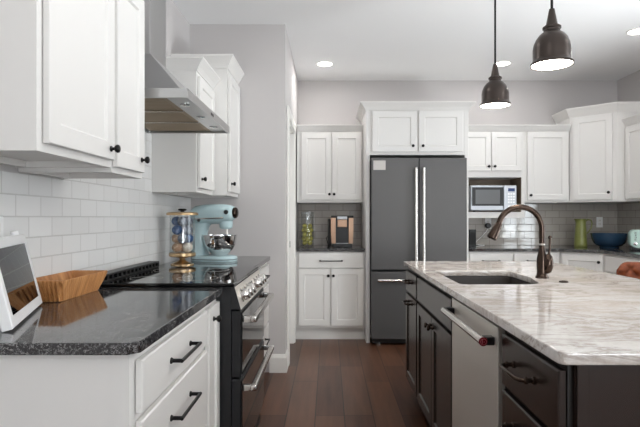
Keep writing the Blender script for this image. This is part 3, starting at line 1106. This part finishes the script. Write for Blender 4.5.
# faucet
fa = thing('faucet', 'bronze gooseneck kitchen faucet beside the island sink', 'faucet', (1.069, 2.57, 0.9142))
bm = new()
lathe(bm, [(0.031, 0), (0.031, 0.007), (0.027, 0.012), (0.024, 0.03), (0.026, 0.07), (0.024, 0.10), (0.018, 0.13), (0.0145, 0.155), (0.0140, 0.168)], n=24)
finish('body', bm, 'bronze', fa, True)
bm = new(); lathe(bm, [(0.0145, 0.164), (0.0158, 0.166), (0.0158, 0.170), (0.0145, 0.172)], n=20)
finish('collar', bm, 'grey', fa, True)
pts = [(0, 0, 0.172), (0, 0, 0.21)]
for i in range(0, 25):
    a = math.radians(168) * i / 24
    pts.append((-0.110 + 0.110 * math.cos(a), 0, 0.246 + 0.110 * math.sin(a)))
bm = new(); tube(bm, pts, [0.0142] * len(pts), 16)
finish('spout', bm, 'bronze', fa, True)
end = Vector(pts[-1]); dirv = (Vector(pts[-1]) - Vector(pts[-2])).normalized(); dirv = Vector((dirv.x - 0.22, 0, dirv.z)).normalized()
bm = new()
lathe(bm, [(0.0142, -0.008), (0.0175, 0.0), (0.0175, 0.008), (0.0205, 0.012), (0.021, 0.03), (0.023, 0.048), (0.026, 0.066), (0.0265, 0.076), (0.023, 0.080), (0.020, 0.074)],
      end, dirv, 22)
finish('spray_head', bm, 'bronze', fa, True)
bm = new()
lathe(bm, [(0.006, 0.0), (0.017, 0.008), (0.0235, 0.026), (0.0255, 0.048), (0.0235, 0.070), (0.018, 0.086), (0.010, 0.094), (0.007, 0.100)], (0.020, -0.018, 0.024), (0.06, -0.02, 1), 22)
tube(bm, [(0.026, -0.020, 0.118), (0.030, -0.021, 0.150), (0.031, -0.022, 0.198)], [0.0062, 0.0055, 0.0065], 12)
lathe(bm, [(0.0065, 0), (0.0095, 0.005), (0.0085, 0.012), (0.004, 0.017)], (0.031, -0.022, 0.196), (0, 0, 1), 14)
finish('lever', bm, 'bronze', fa, True)
o = finish('air_switch', lathe(new(), [(0.021, 0), (0.021, 0.004), (0.017, 0.007), (0.012, 0.007), (0.011, 0.005)], (1.098, 2.395, 0.9142), (0, 0, 1), 24), 'bronze', None, True)
tag(o, 'small round bronze button set flush in the pale island stone', 'air switch')

# ------------------------------------------------------------------ pendants and recessed lights
def pendant(loc, label):
    t_ = thing('pendant_lamp', label, 'pendant lamp', loc, 0, 'bronze pendant lamps over the island')
    R0 = 0.094
    bm = new()
    outer = [(0.0945, 0.0), (0.0945, 0.010), (0.087, 0.016), (0.0835, 0.030), (0.0835, 0.075), (0.080, 0.098), (0.070, 0.122), (0.055, 0.142), (0.036, 0.156)]
    inner = [(0.034, 0.152), (0.053, 0.138), (0.067, 0.119), (0.077, 0.096), (0.0805, 0.074), (0.0805, 0.030), (0.084, 0.014), (0.0915, 0.008), (0.0915, 0.0)]
    lathe(bm, outer + inner, n=44, cap0=False, cap1=False)
    finish('shade', bm, 'pend', t_, True, 50)
    bm = new(); lathe(bm, [(0.036, 0.153), (0.036, 0.168), (0.041, 0.170), (0.041, 0.178), (0.033, 0.181), (0.033, 0.184), (0.0, 0.184)], n=28)
    finish('collar', bm, 'pend', t_, True)
    bm = new(); lathe(bm, [(0.027, 0.184), (0.024, 0.200), (0.014, 0.252), (0.012, 0.262)], n=24)
    finish('cap', bm, 'pend', t_, True)
    bm = new(); lathe(bm, [(0.089, 0.003), (0.084, 0.012), (0.0, 0.018)], n=36, cap0=False)
    lathe(bm, [(0.089, 0.003), (0.0, 0.001)], n=36, cap0=False)
    finish('diffuser', bm, 'bulbglow', t_, True)
    top_ = ZC - loc[2]
    bm = new(); tube(bm, [(0, 0, 0.258), (0, 0, top_ - 0.02)], 0.0062, 12)
    finish('rod', bm, 'black', t_, True)
    bm = new(); lathe(bm, [(0.062, top_ - 0.001), (0.062, top_ - 0.012), (0.02, top_ - 0.024)], n=28)
    finish('canopy', bm, 'pend', t_, True)
    return t_


m = mat('pendant_bronze', rgb(68, 60, 56), 0.33, 0.7)
M['pend'] = m
p1 = pendant((1.038, 2.385, 1.926), 'bronze bell pendant lamp over the near half of the island')
p2 = copy_tree(p1)
p2.location = (1.048, 3.230, 1.922)
p2['label'] = 'bronze bell pendant lamp over the far end of the island'
for p in (p1, p2):
    pass
for (x, y, z) in ((1.038, 2.385, 1.926), (1.048, 3.230, 1.922)):
    area('pendant_bulb', (x, y, z - 0.004), (0, 0, 0), 0.15, 0.15, 3.0, (1, 0.9, 0.78), 'DISK')

rl = thing('recessed_light', 'lit recessed ceiling light above the passage by the coffee nook', 'ceiling light', (-0.04, 5.06, ZC), 0, 'recessed ceiling lights')
bm = new(); lathe(bm, [(0.088, -0.0005), (0.086, -0.006), (0.074, -0.007), (0.072, -0.003)], n=36, cap0=False, cap1=False)
finish('trim_ring', bm, 'trim', rl, True)
bm = new(); lathe(bm, [(0.073, -0.001), (0.073, -0.004)], n=36)
finish('diffuser', bm, 'lamp', rl)
for loc, lab in (((1.71, 5.05, ZC), 'lit recessed ceiling light above the microwave wall, behind the far pendant'),
                 ((2.52, 4.175, ZC), 'lit recessed ceiling light cut by the right edge of the photo')):
    c_ = copy_tree(rl); c_.location = loc; c_['label'] = lab
for x, y in ((-0.04, 5.06), (1.71, 5.05), (2.52, 4.175)):
    area('recessed_and_fill_bulb', (x, y, ZC - 0.012), (0, 0, 0), 0.14, 0.14, CAN, (1, 0.985, 0.965), 'DISK')
for x, y in ((-0.1, 3.0), (-0.1, 1.0), (2.4, 2.2), (1.2, 0.4), (0.6, -1.4), (2.5, -0.8)):  # unseen ceiling lamps added for even room light, no fixtures built
    area('recessed_and_fill_bulb', (x, y, ZC - 0.012), (0, 0, 0), 0.14, 0.14, CAN, (1, 0.985, 0.965), 'DISK')

# ------------------------------------------------------------------ things on the left counter
# white framed display leaning back
A = Vector((-0.833, 1.352, 0.9215)); Bp = Vector((-0.988, 1.768, 0.9215))
d_ = (Bp - A); L = d_.length
dp = thing('smart_display', 'white framed black screen leaning on the granite in front of the basket', 'display screen', A, math.atan2(d_.y, d_.x))
# local: x along the bottom edge, y backwards (away from the viewer side), tilt back
tilt = Matrix.Rotation(math.radians(-13), 4, 'X')
bm = new()
H_ = 0.246
def RR(ins, y):
    return [(ins, y, ins), (L - ins, y, ins), (L - ins, y, H_ - ins), (ins, y, H_ - ins)]
rings(bm, [RR(0.004, 0.030), RR(0, 0.026), RR(0, 0.003), RR(0.003, 0), RR(0.030, 0), RR(0.031, 0.003)])
bm.transform(tilt)
finish('frame', bm, 'whiteplastic', dp)
bm = new(); box(bm, 0.0315, L - 0.0315, 0.0012, 0.0028, 0.0315, H_ - 0.0315)
bm.transform(tilt)
finish('screen', bm, 'blackglass', dp)
bm = new(); lathe(bm, [(0.012, 0), (0.012, 0.012), (0.006, 0.016)], (L - 0.075, 0.014, H_), (0, 0, 1), 14)
bm.transform(tilt)
finish('top_button', bm, 'whiteplastic', dp, True)
bm = new()
rings(bm, [[(L * 0.35, 0.032, 0.02), (L * 0.65, 0.032, 0.02), (L * 0.65, 0.075, 0.0), (L * 0.35, 0.075, 0.0)],
           [(L * 0.35, 0.060, 0.14), (L * 0.65, 0.060, 0.14), (L * 0.65, 0.068, 0.14), (L * 0.35, 0.068, 0.14)]])
finish('stand', bm, 'whiteplastic', dp)

# wooden trough basket with ribbed ends
bk = thing('wooden_basket', 'honey brown rectangular wooden basket with ribbed flared sides on the dark granite', 'basket', (-1.008, 1.980, 0.9143))
def trough(zz, hx, hy, amp, n=960):
    per, out = [], []
    W_, H2 = 2 * hx, 2 * hy
    tot = 2 * (W_ + H2)
    for i in range(n):
        s = tot * i / n
        if s < W_: p, nn, end_ = (-hx + s, -hy), (0, -1), True
        elif s < W_ + H2: p, nn, end_ = (hx, -hy + s - W_), (1, 0), False
        elif s < 2 * W_ + H2: p, nn, end_ = (hx - (s - W_ - H2), hy), (0, 1), True
        else: p, nn, end_ = (-hx, hy - (s - 2 * W_ - H2)), (-1, 0), False
        f = abs(((s / 0.0150) % 1.0) - 0.5) * 2                       # 0 mid-rib, 1 mid-groove
        a = amp * 1.9 * min(1.0, max(0.0, (0.80 - f) / 0.22)) if end_ else amp * 0.25 * (1 - f * f)
        out.append((p[0] + nn[0] * a, p[1] + nn[1] * a, zz))
    return out
bm = new()
rings(bm, [trough(0.0, 0.048, 0.145, 0.001), trough(0.004, 0.049, 0.146, 0.007), trough(0.040, 0.061, 0.160, 0.007), trough(0.074, 0.073, 0.173, 0.006), trough(0.080, 0.074, 0.174, 0.005),
           trough(0.080, 0.070, 0.173, 0.0), trough(0.040, 0.056, 0.157, 0.0), trough(0.010, 0.044, 0.140, 0.0)])
finish('body', bm, 'honey', bk)
bm = new(); box(bm, -0.045, 0.045, -0.003, 0.003, 0.012, 0.050)
finish('divider', bm, 'honey', bk)
for y in (0.155, 0.160):
    pass
bm = new()
tube(bm, [(-0.030, 0.182, 0.058), (-0.030, 0.196, 0.066), (0.030, 0.196, 0.066), (0.030, 0.182, 0.058)], 0.003, 8)
finish('handle', bm, 'black', bk, True)

# glass biscuit jar on a gold foot
JX, JY = -0.945, 3.30
s_ = JY / 512
jr = thing('biscuit_jar', 'round glass jar with a gold lid and gold foot left of the stand mixer', 'jar', (JX, JY, 0.9143))
bm = new()
lathe(bm, [(0.073, 0), (0.072, 0.006), (0.055, 0.012), (0.030, 0.022), (0.017, 0.034), (0.019, 0.042), (0.045, 0.050), (0.080, 0.054), (0.084, 0.058), (0.084, 0.076), (0.080, 0.078), (0.0, 0.078)], n=40)
finish('foot', bm, 'gold', jr, True)
bm = new(); lathe(bm, [(0.079, 0.079), (0.079, 0.318), (0.076, 0.318), (0.076, 0.079)], n=40, cap0=False, cap1=False)
finish('glass', bm, 'glass', jr, True)
ld = finish('lid', lathe(new(), [(0.082, 0.3185), (0.100, 0.3185), (0.101, 0.324), (0.099, 0.333), (0.085, 0.338), (0.0, 0.341)], n=40), 'gold', jr, True)
bm = new(); lathe(bm, [(0.012, 0.340), (0.012, 0.346), (0.026, 0.350), (0.028, 0.356), (0.020, 0.361)], (0, 0, 0), (0, 0, 1), 20)
finish('knob', bm, 'black', ld, True)


def ball(name, label, cat, group, loc, r, m, sq=(1, 1, 1), bumpy=0.0):
    bm = new()
    bmesh.ops.create_icosphere(bm, subdivisions=3, radius=r)
    for v in bm.verts:
        k = 1 + bumpy * math.sin(9 * v.co.x / r + 3) * math.sin(8 * v.co.y / r + 1) * math.sin(7 * v.co.z / r)
        v.co = Vector((v.co.x * sq[0], v.co.y * sq[1], v.co.z * sq[2])) * k
    o = finish(name, bm, m, None, True, 180)
    o.location = loc
    return tag(o, label, cat, group)


jb = 0.9143 + 0.0785
kinds = [('beige', 'white', 'beige'), ('navy', 'blue', 'beige'), ('blue', 'navy', 'navy'), ('navy', 'navy', 'blue')]
words_ = {'beige': 'beige', 'white': 'cream', 'blue': 'deep blue', 'navy': 'navy and white patterned'}
rows_ = ['on the bottom', 'in the second row', 'in the third row', 'on the top']
for li in range(4):
    for q in range(3):
        a = math.radians((-130, -20, 110)[q] + (60 if li % 2 else 0))
        side = ('front left', 'right', 'back')[q] if li % 2 == 0 else ('front', 'back right', 'left')[q]
        kd = kinds[li][q]
        ball('wrapped_treat', f'{words_[kd]} wrapped treat {rows_[li]} of the glass jar, {side}', 'treat', 'wrapped treats in the glass jar',
             (JX + 0.0385 * math.cos(a), JY + 0.0385 * math.sin(a), jb + 0.034 + 0.056 * li), 0.0325, 'pouch_' + kd, (1, 1, 0.96), 0.07)

# stand mixer (local +x is the front of the head)
mx = thing('stand_mixer', 'pale blue stand mixer with a steel bowl on the far granite counter', 'stand mixer', (-0.815, 3.60, 0.9143), math.radians(-12))
mx.scale = (1.06, 1.06, 1.06)
def ell(cx, cy, rx, ry, z, n=28, p=2.6):
    out = []
    for i in range(n):
        a = 2 * PI * i / n
        ca, sa = math.cos(a), math.sin(a)
        out.append((cx + rx * abs(ca) ** (2 / p) * (1 if ca >= 0 else -1), cy + ry * abs(sa) ** (2 / p) * (1 if sa >= 0 else -1), z))
    return out
bm = new()
rings(bm, [ell(0.01, 0, 0.150, 0.098, 0.0), ell(0.01, 0, 0.152, 0.100, 0.004), ell(0.01, 0, 0.152, 0.100, 0.022), ell(0.01, 0, 0.147, 0.095, 0.034), ell(0.01, 0, 0.13, 0.08, 0.038)])
finish('base', bm, 'blue', mx, True)
bm = new(); rings(bm, [ell(0.01, 0, 0.1535, 0.1015, 0.012), ell(0.01, 0, 0.1535, 0.1015, 0.0155)])
finish('base_band', bm, 'blackplastic', mx, True)
bm = new()
rings(bm, [ell(-0.095, 0, 0.052, 0.075, 0.034), ell(-0.095, 0, 0.048, 0.066, 0.06), ell(-0.092, 0, 0.044, 0.055, 0.12), ell(-0.090, 0, 0.043, 0.050, 0.18), ell(-0.085, 0, 0.050, 0.053, 0.225), ell(-0.075, 0, 0.064, 0.056, 0.252)])
finish('column', bm, 'blue', mx, True)
bm = new()
def hx(x, cz, ry, rz, n=28, p=2.5):
    out = []
    for i in range(n):
        a = 2 * PI * i / n
        ca, sa = math.cos(a), math.sin(a)
        out.append((x, ry * abs(ca) ** (2 / p) * (1 if ca >= 0 else -1), cz + rz * abs(sa) ** (2 / p) * (1 if sa >= 0 else -1)))
    return out
rings(bm, [hx(-0.150, 0.300, 0.022, 0.022), hx(-0.146, 0.300, 0.045, 0.043), hx(-0.120, 0.303, 0.060, 0.060), hx(-0.06, 0.307, 0.066, 0.066), hx(0.03, 0.310, 0.067, 0.066),
           hx(0.09, 0.312, 0.064, 0.062), hx(0.128, 0.314, 0.056, 0.053), hx(0.145, 0.316, 0.045, 0.043), hx(0.150, 0.316, 0.030, 0.030)])
finish('head', bm, 'blue', mx, True)
bm = new(); rings(bm, [hx(-0.10, 0.278, 0.0655, 0.007, p=6), hx(0.10, 0.284, 0.0655, 0.007, p=6)])
finish('trim_band', bm, 'chrome', mx, True)
bm = new(); lathe(bm, [(0.034, 0), (0.036, 0.006), (0.036, 0.018), (0.030, 0.024), (0.012, 0.026)], (0.144, 0, 0.318), (1, 0, 0), 26)
hb = finish('attachment_hub', bm, 'bronze', mx, True)
bm = new(); lathe(bm, [(0.012, 0), (0.015, 0.01), (0.010, 0.018)], (0.118, -0.058, 0.322), (0.25, -1, 0), 14)
finish('hub_knob', bm, 'blackplastic', mx, True)
bm = new(); lathe(bm, [(0.030, 0), (0.042, 0.010), (0.044, 0.030), (0.044, 0.05)], (0.092, 0, 0.212), (0, 0, 1), 26)
finish('planetary', bm, 'blue', mx, True)
bm = new(); lathe(bm, [(0.006, 0), (0.006, 0.03)], (0.098, 0, 0.185), (0, 0, 1), 12)
lathe(bm, [(0.0085, 0), (0.0085, 0.012)], (0.098, 0, 0.176), (0, 0, 1), 12)
finish('beater_shaft', bm, 'steel', mx, True)
bm = new(); lathe(bm, [(0.008, 0), (0.011, 0.008), (0.008, 0.016)], (-0.07, -0.060, 0.268), (0, -1, 0), 14)
finish('speed_lever', bm, 'blackplastic', mx, True)
bm = new()
lathe(bm, [(0.050, 0.0385), (0.052, 0.046), (0.058, 0.052), (0.086, 0.078), (0.103, 0.110), (0.110, 0.150), (0.112, 0.168), (0.115, 0.170), (0.115, 0.173), (0.110, 0.172),
           (0.107, 0.150), (0.100, 0.112), (0.083, 0.081), (0.055, 0.056), (0.0, 0.052)], (0.048, 0, 0), n=44)
bo = finish('bowl', bm, 'chrome', mx, True)
bm = new()
tube(bm, [(0.048, -0.109, 0.15), (0.048, -0.135, 0.152), (0.048, -0.145, 0.125), (0.048, -0.128, 0.092), (0.048, -0.093, 0.09)], 0.006, 10)
finish('bowl_handle', bm, 'chrome', bo, True)

# wall outlets
def outlet(loc, rotz, label):
    t_ = thing('wall_outlet', label, 'outlet', loc, rotz, 'white wall outlets')
    bm = new(); box(bm, -0.035, 0.035, -0.006, -0.0003, -0.0575, 0.0575, 0.003)
    finish('plate', bm, 'whiteplastic', t_)
    for dz in (-0.02, 0.02):
        bm = new(); box(bm, -0.016, 0.016, -0.0075, -0.0062, dz - 0.014, dz + 0.014, 0.0005)
        s = finish('socket', bm, 'trim', t_)
        bm = new()
        for dx in (-0.006, 0.006):
            box(bm, dx - 0.001, dx + 0.001, -0.0079, -0.0076, dz - 0.004, dz + 0.006)
        finish('slots', bm, 'blackplastic', s)
    return t_


TB = YB - 0.009
outlet((2.995, TB, 1.168), 0, 'white wall outlet above the blue bowl on grey tile')
o2 = outlet((1.762, TB, 1.155), 0, 'white wall outlet under the microwave with a black plug in it')
outlet((XL + 0.009, 1.668, 1.163), R90, 'white wall outlet on white tile behind the leaning display')

# ------------------------------------------------------------------ coffee nook
gx, gy, gz = -0.228, 5.40, 0.9143
gj = thing('glass_vase', 'tall clear glass cylinder of green fruit in the coffee nook', 'vase', (gx, gy, gz))
bm = new(); lathe(bm, [(0.066, 0), (0.067, 0.004), (0.067, 0.365), (0.0645, 0.365), (0.0645, 0.014), (0.0, 0.012)], n=40)
finish('glass', bm, 'glass', gj, True)
k = 0
cand = []
layers = [(0.014 + 0.0265 + 0.0436 * q, q % 2) for q in range(5)]
where = ['bottom layer', 'second layer', 'middle layer', 'fourth layer', 'top layer']
spot = ['front left', 'front right', 'back right', 'back left']
proto = None
for li, (z, odd) in enumerate(layers):
    for q in range(4):
        a = -PI * 0.75 + q * PI / 2 + (PI / 4 if odd else 0.0)
        r = 0.0245 + 0.001 * ((q * 3 + li) % 3)
        lab = f'green round fruit in the {where[li]} of the glass cylinder, {spot[q]}'
        loc = (gx + 0.0365 * math.cos(a), gy + 0.0365 * math.sin(a), gz + z)
        if proto is None:
            proto = ball('green_fruit', lab, 'fruit', 'green fruit in the glass cylinder', loc, 0.0255, 'fruit', (1, 1, 0.96), 0.02)
        else:
            c_ = proto.copy(); COL.objects.link(c_)
            c_.location = loc; c_.rotation_euler = (0.7 * q, 1.1 * li, 0.9 * q)
            c_['label'] = lab

km = thing('coffee_maker', 'black and copper single cup coffee maker in the coffee nook', 'coffee maker', (0.137, 5.30, 0.9143))
bm = new(); box(bm, -0.0665, 0.0665, 0.035, 0.24, 0.035, 0.302)
finish('body', bm, 'blackplastic', km)
for sx in (-1, 1):
    bm = new()
    xs = sorted((sx * 0.068, sx * 0.116))
    rings(bm, [[(xs[0] + (0.006 if sx < 0 else 0), 0.004, 0.036), (xs[1] - (0.006 if sx > 0 else 0), 0.004, 0.036), (xs[1] - (0.006 if sx > 0 else 0), 0.22, 0.036), (xs[0] + (0.006 if sx < 0 else 0), 0.22, 0.036)],
               [(xs[0], 0.0, 0.16), (xs[1], 0.0, 0.16), (xs[1], 0.22, 0.16), (xs[0], 0.22, 0.16)],
               [(xs[0], 0.004, 0.302), (xs[1], 0.004, 0.302), (xs[1], 0.22, 0.302), (xs[0], 0.22, 0.302)]])
    finish('side_panel', bm, 'copper', km)
bm = new(); box(bm, -0.050, 0.050, -0.016, 0.034, 0.205, 0.284, 0.008, 2)
hdp = finish('brew_head', bm, 'copper', km)
bm = new(); box(bm, -0.052, 0.052, -0.018, 0.034, 0.285, 0.318, 0.006, 2)
finish('brew_handle', bm, 'silver', km)
bm = new(); box(bm, -0.118, 0.118, 0.002, 0.235, 0.3025, 0.3265, 0.008, 2)
lidm = finish('lid', bm, 'blackplastic', km)
bm = new(); box(bm, -0.100, 0.100, -0.02, 0.235, 0.0, 0.034, 0.006, 2)
finish('base', bm, 'blackplastic', km)
bm = new(); box(bm, -0.062, 0.062, -0.012, 0.032, 0.0345, 0.040, 0.002)
finish('drip_tray', bm, 'silver', km)
bm = new(); box(bm, -0.150, -0.118, 0.07, 0.225, 0.001, 0.290, 0.008, 2)
finish('water_tank', bm, 'blackglass', km)
bm = new(); tube(bm, [(-0.12, 0.23, 0.06), (-0.155, 0.26, 0.10), (-0.165, 0.30, 0.08), (-0.15, 0.33, 0.02)], 0.004, 8)
finish('cord', bm, 'rubber', km, True)

# ------------------------------------------------------------------ microwave and things below it
mo = thing('microwave', 'silver and black microwave on the open cabinet shelf', 'microwave', (1.475, 5.318, 1.279))
bm = new(); box(bm, 0.0, 0.475, 0.03, 0.335, 0.012, 0.276, 0.004)
finish('body', bm, 'silver', mo)
bm = new(); box(bm, 0.0, 0.340, 0.0, 0.0295, 0.014, 0.276, 0.010, 3)
mdoor = finish('door', bm, 'silver', mo)
bm = new(); box(bm, 0.010, 0.338, -0.003, -0.0005, 0.062, 0.256, 0.001)
bz = finish('door_border', bm, 'blackplastic', mdoor)
bm = new(); box(bm, 0.046, 0.300, -0.0042, -0.0032, 0.082, 0.230, 0.0003)
finish('door_window', bm, 'screenpane', mdoor)
bm = new(); box(bm, 0.342, 0.475, 0.0, 0.0295, 0.014, 0.276, 0.010, 3)
cp2 = finish('control_panel', bm, 'silver', mo)
bm = new(); box(bm, 0.385, 0.455, -0.002, -0.0005, 0.212, 0.246)
finish('clock', bm, 'display', cp2)
for r_ in range(4):
    for c_i in range(3):
        bm = new(); box(bm, 0.382 + c_i * 0.026, 0.402 + c_i * 0.026, -0.002, -0.0005, 0.090 + r_ * 0.029, 0.108 + r_ * 0.029, 0.0004)
        finish('button', bm, 'whiteplastic', cp2)
bm = new(); box(bm, 0.385, 0.458, -0.002, -0.0005, 0.040, 0.066, 0.0006)
finish('door_button', bm, 'whiteplastic', cp2)
for x in (0.05, 0.42):
    for y in (0.06, 0.30):
        bm = new(); lathe(bm, [(0.012, 0), (0.012, 0.012)], (x, y, 0), (0, 0, 1), 12)
        finish('foot', bm, 'rubber', mo)

spk = thing('smart_speaker', 'small black box standing on the granite under the microwave', 'speaker', (1.530, 5.50, 0.9143))
bm = new(); prism(bm, rounded_rect(0.085, 0.085, 0.018), 0, 0.178, 0.004)
finish('body', bm, 'blackplastic', spk)
bm = new(); box(bm, -0.03, 0.03, -0.0445, -0.043, 0.02, 0.15, 0.0005)
finish('grille', bm, 'rubber', spk)
pl = thing('power_adapter', 'round black plug adapter in the outlet under the microwave', 'plug', (1.752, TB - 0.008, 1.130))
bm = new(); lathe(bm, [(0.026, 0), (0.030, 0.006), (0.030, 0.040), (0.024, 0.048)], (0, 0, 0), (0, -1, 0), 22)
finish('body', bm, 'blackplastic', pl, True)
bm = new()
tube(bm, [(-0.004, -0.036, -0.029), (-0.02, -0.036, -0.06), (-0.07, -0.040, -0.115), (-0.13, -0.05, -0.165), (-0.155, -0.06, -0.200), (-0.10, -0.07, -0.2125), (-0.05, -0.05, -0.2125), (-0.09, -0.03, -0.2125), (-0.165, -0.06, -0.200)], 0.0036, 8)
finish('cord', bm, 'whiteplastic', pl, True)

# ------------------------------------------------------------------ right corner counter
pt = thing('pitcher', 'tall olive green pitcher on the corner granite counter', 'pitcher', (2.645, 5.38, 0.9143))
bm = new()
lathe(bm, [(0.060, 0), (0.064, 0.006), (0.064, 0.03), (0.059, 0.12), (0.053, 0.20), (0.050, 0.25), (0.051, 0.275), (0.056, 0.292), (0.053, 0.292), (0.047, 0.272), (0.046, 0.20), (0.055, 0.05), (0.0, 0.04)], n=36)
for v in bm.verts:                          # pouring lip towards -x
    if v.co.z > 0.26 and v.co.x < -0.02:
        v.co.x -= (v.co.z - 0.26) * 0.45 * (-v.co.x / 0.055)
finish('body', bm, 'green', pt, True)
bm = new()
tube(bm, [(0.046, 0, 0.262), (0.075, 0, 0.285), (0.108, 0, 0.278), (0.120, 0, 0.245), (0.108, 0, 0.195), (0.082, 0, 0.155), (0.056, 0, 0.135)], [0.008, 0.008, 0.0075, 0.007, 0.007, 0.0075, 0.009], 12)
finish('handle', bm, 'green', pt, True)

bw = finish('bowl', lathe(new(), [(0.090, 0), (0.092, 0.008), (0.090, 0.012), (0.118, 0.024), (0.143, 0.048), (0.160, 0.085), (0.169, 0.125), (0.172, 0.145), (0.168, 0.146), (0.162, 0.118), (0.150, 0.080), (0.134, 0.054), (0.108, 0.034), (0.0, 0.024)], n=52), 'navy', None, True)
bw.location = (2.846, 5.20, 0.9143)
tag(bw, 'wide navy blue bowl on the corner granite counter', 'bowl')

to = thing('toaster', 'mint green toaster at the right edge on the granite counter', 'toaster', (2.900, 4.73, 0.9143), math.radians(-25))
bm = new()
prof = [(x, z + 0.105) for x, z in rounded_rect(0.200, 0.172, 0.055, 8)]
rings(bm, [[(x * 0.94, 0.0, 0.105 + (z - 0.105) * 0.95) for x, z in prof], [(x, 0.012, z) for x, z in prof], [(x, 0.248, z) for x, z in prof], [(x * 0.94, 0.26, 0.105 + (z - 0.105) * 0.95) for x, z in prof]])
finish('body', bm, 'mint', to, True)
bm = new(); box(bm, -0.085, 0.085, 0.012, 0.248, 0.001, 0.022, 0.004)
finish('base', bm, 'blackplastic', to)
bm = new(); box(bm, -0.050, 0.050, 0.045, 0.215, 0.1905, 0.193); finish('slot_plate', bm, 'chrome', to)
bm = new(); box(bm, -0.034, -0.012, 0.055, 0.205, 0.1932, 0.1936); box(bm, 0.012, 0.034, 0.055, 0.205, 0.1932, 0.1936); finish('slots', bm, 'blackplastic', to)
bm = new(); box(bm, -0.006, 0.006, -0.0022, -0.0004, 0.075, 0.165); lt = finish('lever_slot', bm, 'blackplastic', to)
bm = new(); box(bm, -0.022, 0.022, -0.026, -0.0024, 0.142, 0.156, 0.004, 2); finish('lever', bm, 'chrome', lt)
bm = new(); lathe(bm, [(0.019, 0), (0.017, 0.016), (0.012, 0.018)], (-0.060, -0.0003, 0.062), (0, -1, 0), 22); finish('dial', bm, 'chrome', to, True)
bm = new()
for i in range(4):                           # stacked black maker's lettering, too small to read
    z = 0.092 + i * 0.021
    box(bm, -0.066, -0.050, -0.0012, -0.0003, z, z + 0.003)
    box(bm, -0.066, -0.050, -0.0012, -0.0003, z + 0.010, z + 0.013)
    box(bm, (-0.066, -0.053, -0.0595, -0.066)[i], (-0.063, -0.050, -0.0565, -0.063)[i], -0.0012, -0.0003, z, z + 0.013)
finish('lettering', bm, 'blackplastic', to)

# ------------------------------------------------------------------ counter stool with a tufted leather back
stl = thing('counter_stool', 'tan tufted leather counter stool behind the right side of the island', 'stool', (1.842, 2.935, 0), math.radians(-45))
# local: front faces -y, backrest at +y
bm = new(); prism(bm, rounded_rect(0.42, 0.40, 0.08), 0.60, 0.67, 0.02)
finish('seat', bm, 'leather', stl)
bm = new()
nx, nz = 60, 30
grid_f, grid_b = [], []
BWD, Z0, Z1 = 0.46, 0.64, 0.938
btn = []
for i in range(nx + 1):
    u = i / nx * 2 - 1
    ztop = Z1 - 0.060 * max(0.0, (abs(u) - 0.78) / 0.22) ** 2.4
    rf, rb = [], []
    for j in range(nz + 1):
        v = j / nz
        z = Z0 + (ztop - Z0) * v
        x = u * BWD / 2
        yb = 0.215 - 0.075 * u * u + 0.05 * v
        s, t = (u * 6.0), (v * 7.0)
        puff = 0.026 * abs(math.sin(PI * (s + t) / 2) * math.sin(PI * (s - t) / 2)) ** 0.5
        edge = min(1.0, (1 - abs(u)) / 0.06, v / 0.05 + 0.2, (1 - v) / 0.06)
        edge = max(0.0, edge) ** 0.5
        rf.append(bm.verts.new((x, yb - (0.012 + puff) * edge, z)))
        rb.append(bm.verts.new((x, yb + 0.030 + (0.012 + puff) * edge, z)))
    grid_f.append(rf); grid_b.append(rb)
for i in range(nx):
    for j in range(nz):
        bm.faces.new((grid_f[i][j], grid_f[i + 1][j], grid_f[i + 1][j + 1], grid_f[i][j + 1]))
        bm.faces.new((grid_b[i][j], grid_b[i][j + 1], grid_b[i + 1][j + 1], grid_b[i + 1][j]))
for i in range(nx):
    bm.faces.new((grid_f[i][0], grid_b[i][0], grid_b[i + 1][0], grid_f[i + 1][0]))
    bm.faces.new((grid_f[i][nz], grid_f[i + 1][nz], grid_b[i + 1][nz], grid_b[i][nz]))
for j in range(nz):
    bm.faces.new((grid_f[0][j], grid_f[0][j + 1], grid_b[0][j + 1], grid_b[0][j]))
    bm.faces.new((grid_f[nx][j], grid_b[nx][j], grid_b[nx][j + 1], grid_f[nx][j + 1]))
finish('backrest', bm, 'leather', stl, True, 60)
for sx in (-1, 1):
    for sy in (-1, 1):
        bm = new(); tube(bm, [(sx * 0.16, sy * 0.15, 0.5995), (sx * 0.20, sy * 0.19, 0.0005)], [0.018, 0.012], 12)
        finish('leg', bm, 'espresso', stl, True)
bm = new()
for a, b in (((-0.183, -0.173), (0.183, -0.173)), ((-0.183, 0.173), (0.183, 0.173)), ((-0.183, -0.173), (-0.183, 0.173)), ((0.183, -0.173), (0.183, 0.173))):
    tube(bm, [(a[0], a[1], 0.25), (b[0], b[1], 0.25)], 0.009, 8)
finish('footrest', bm, 'black', stl, True)
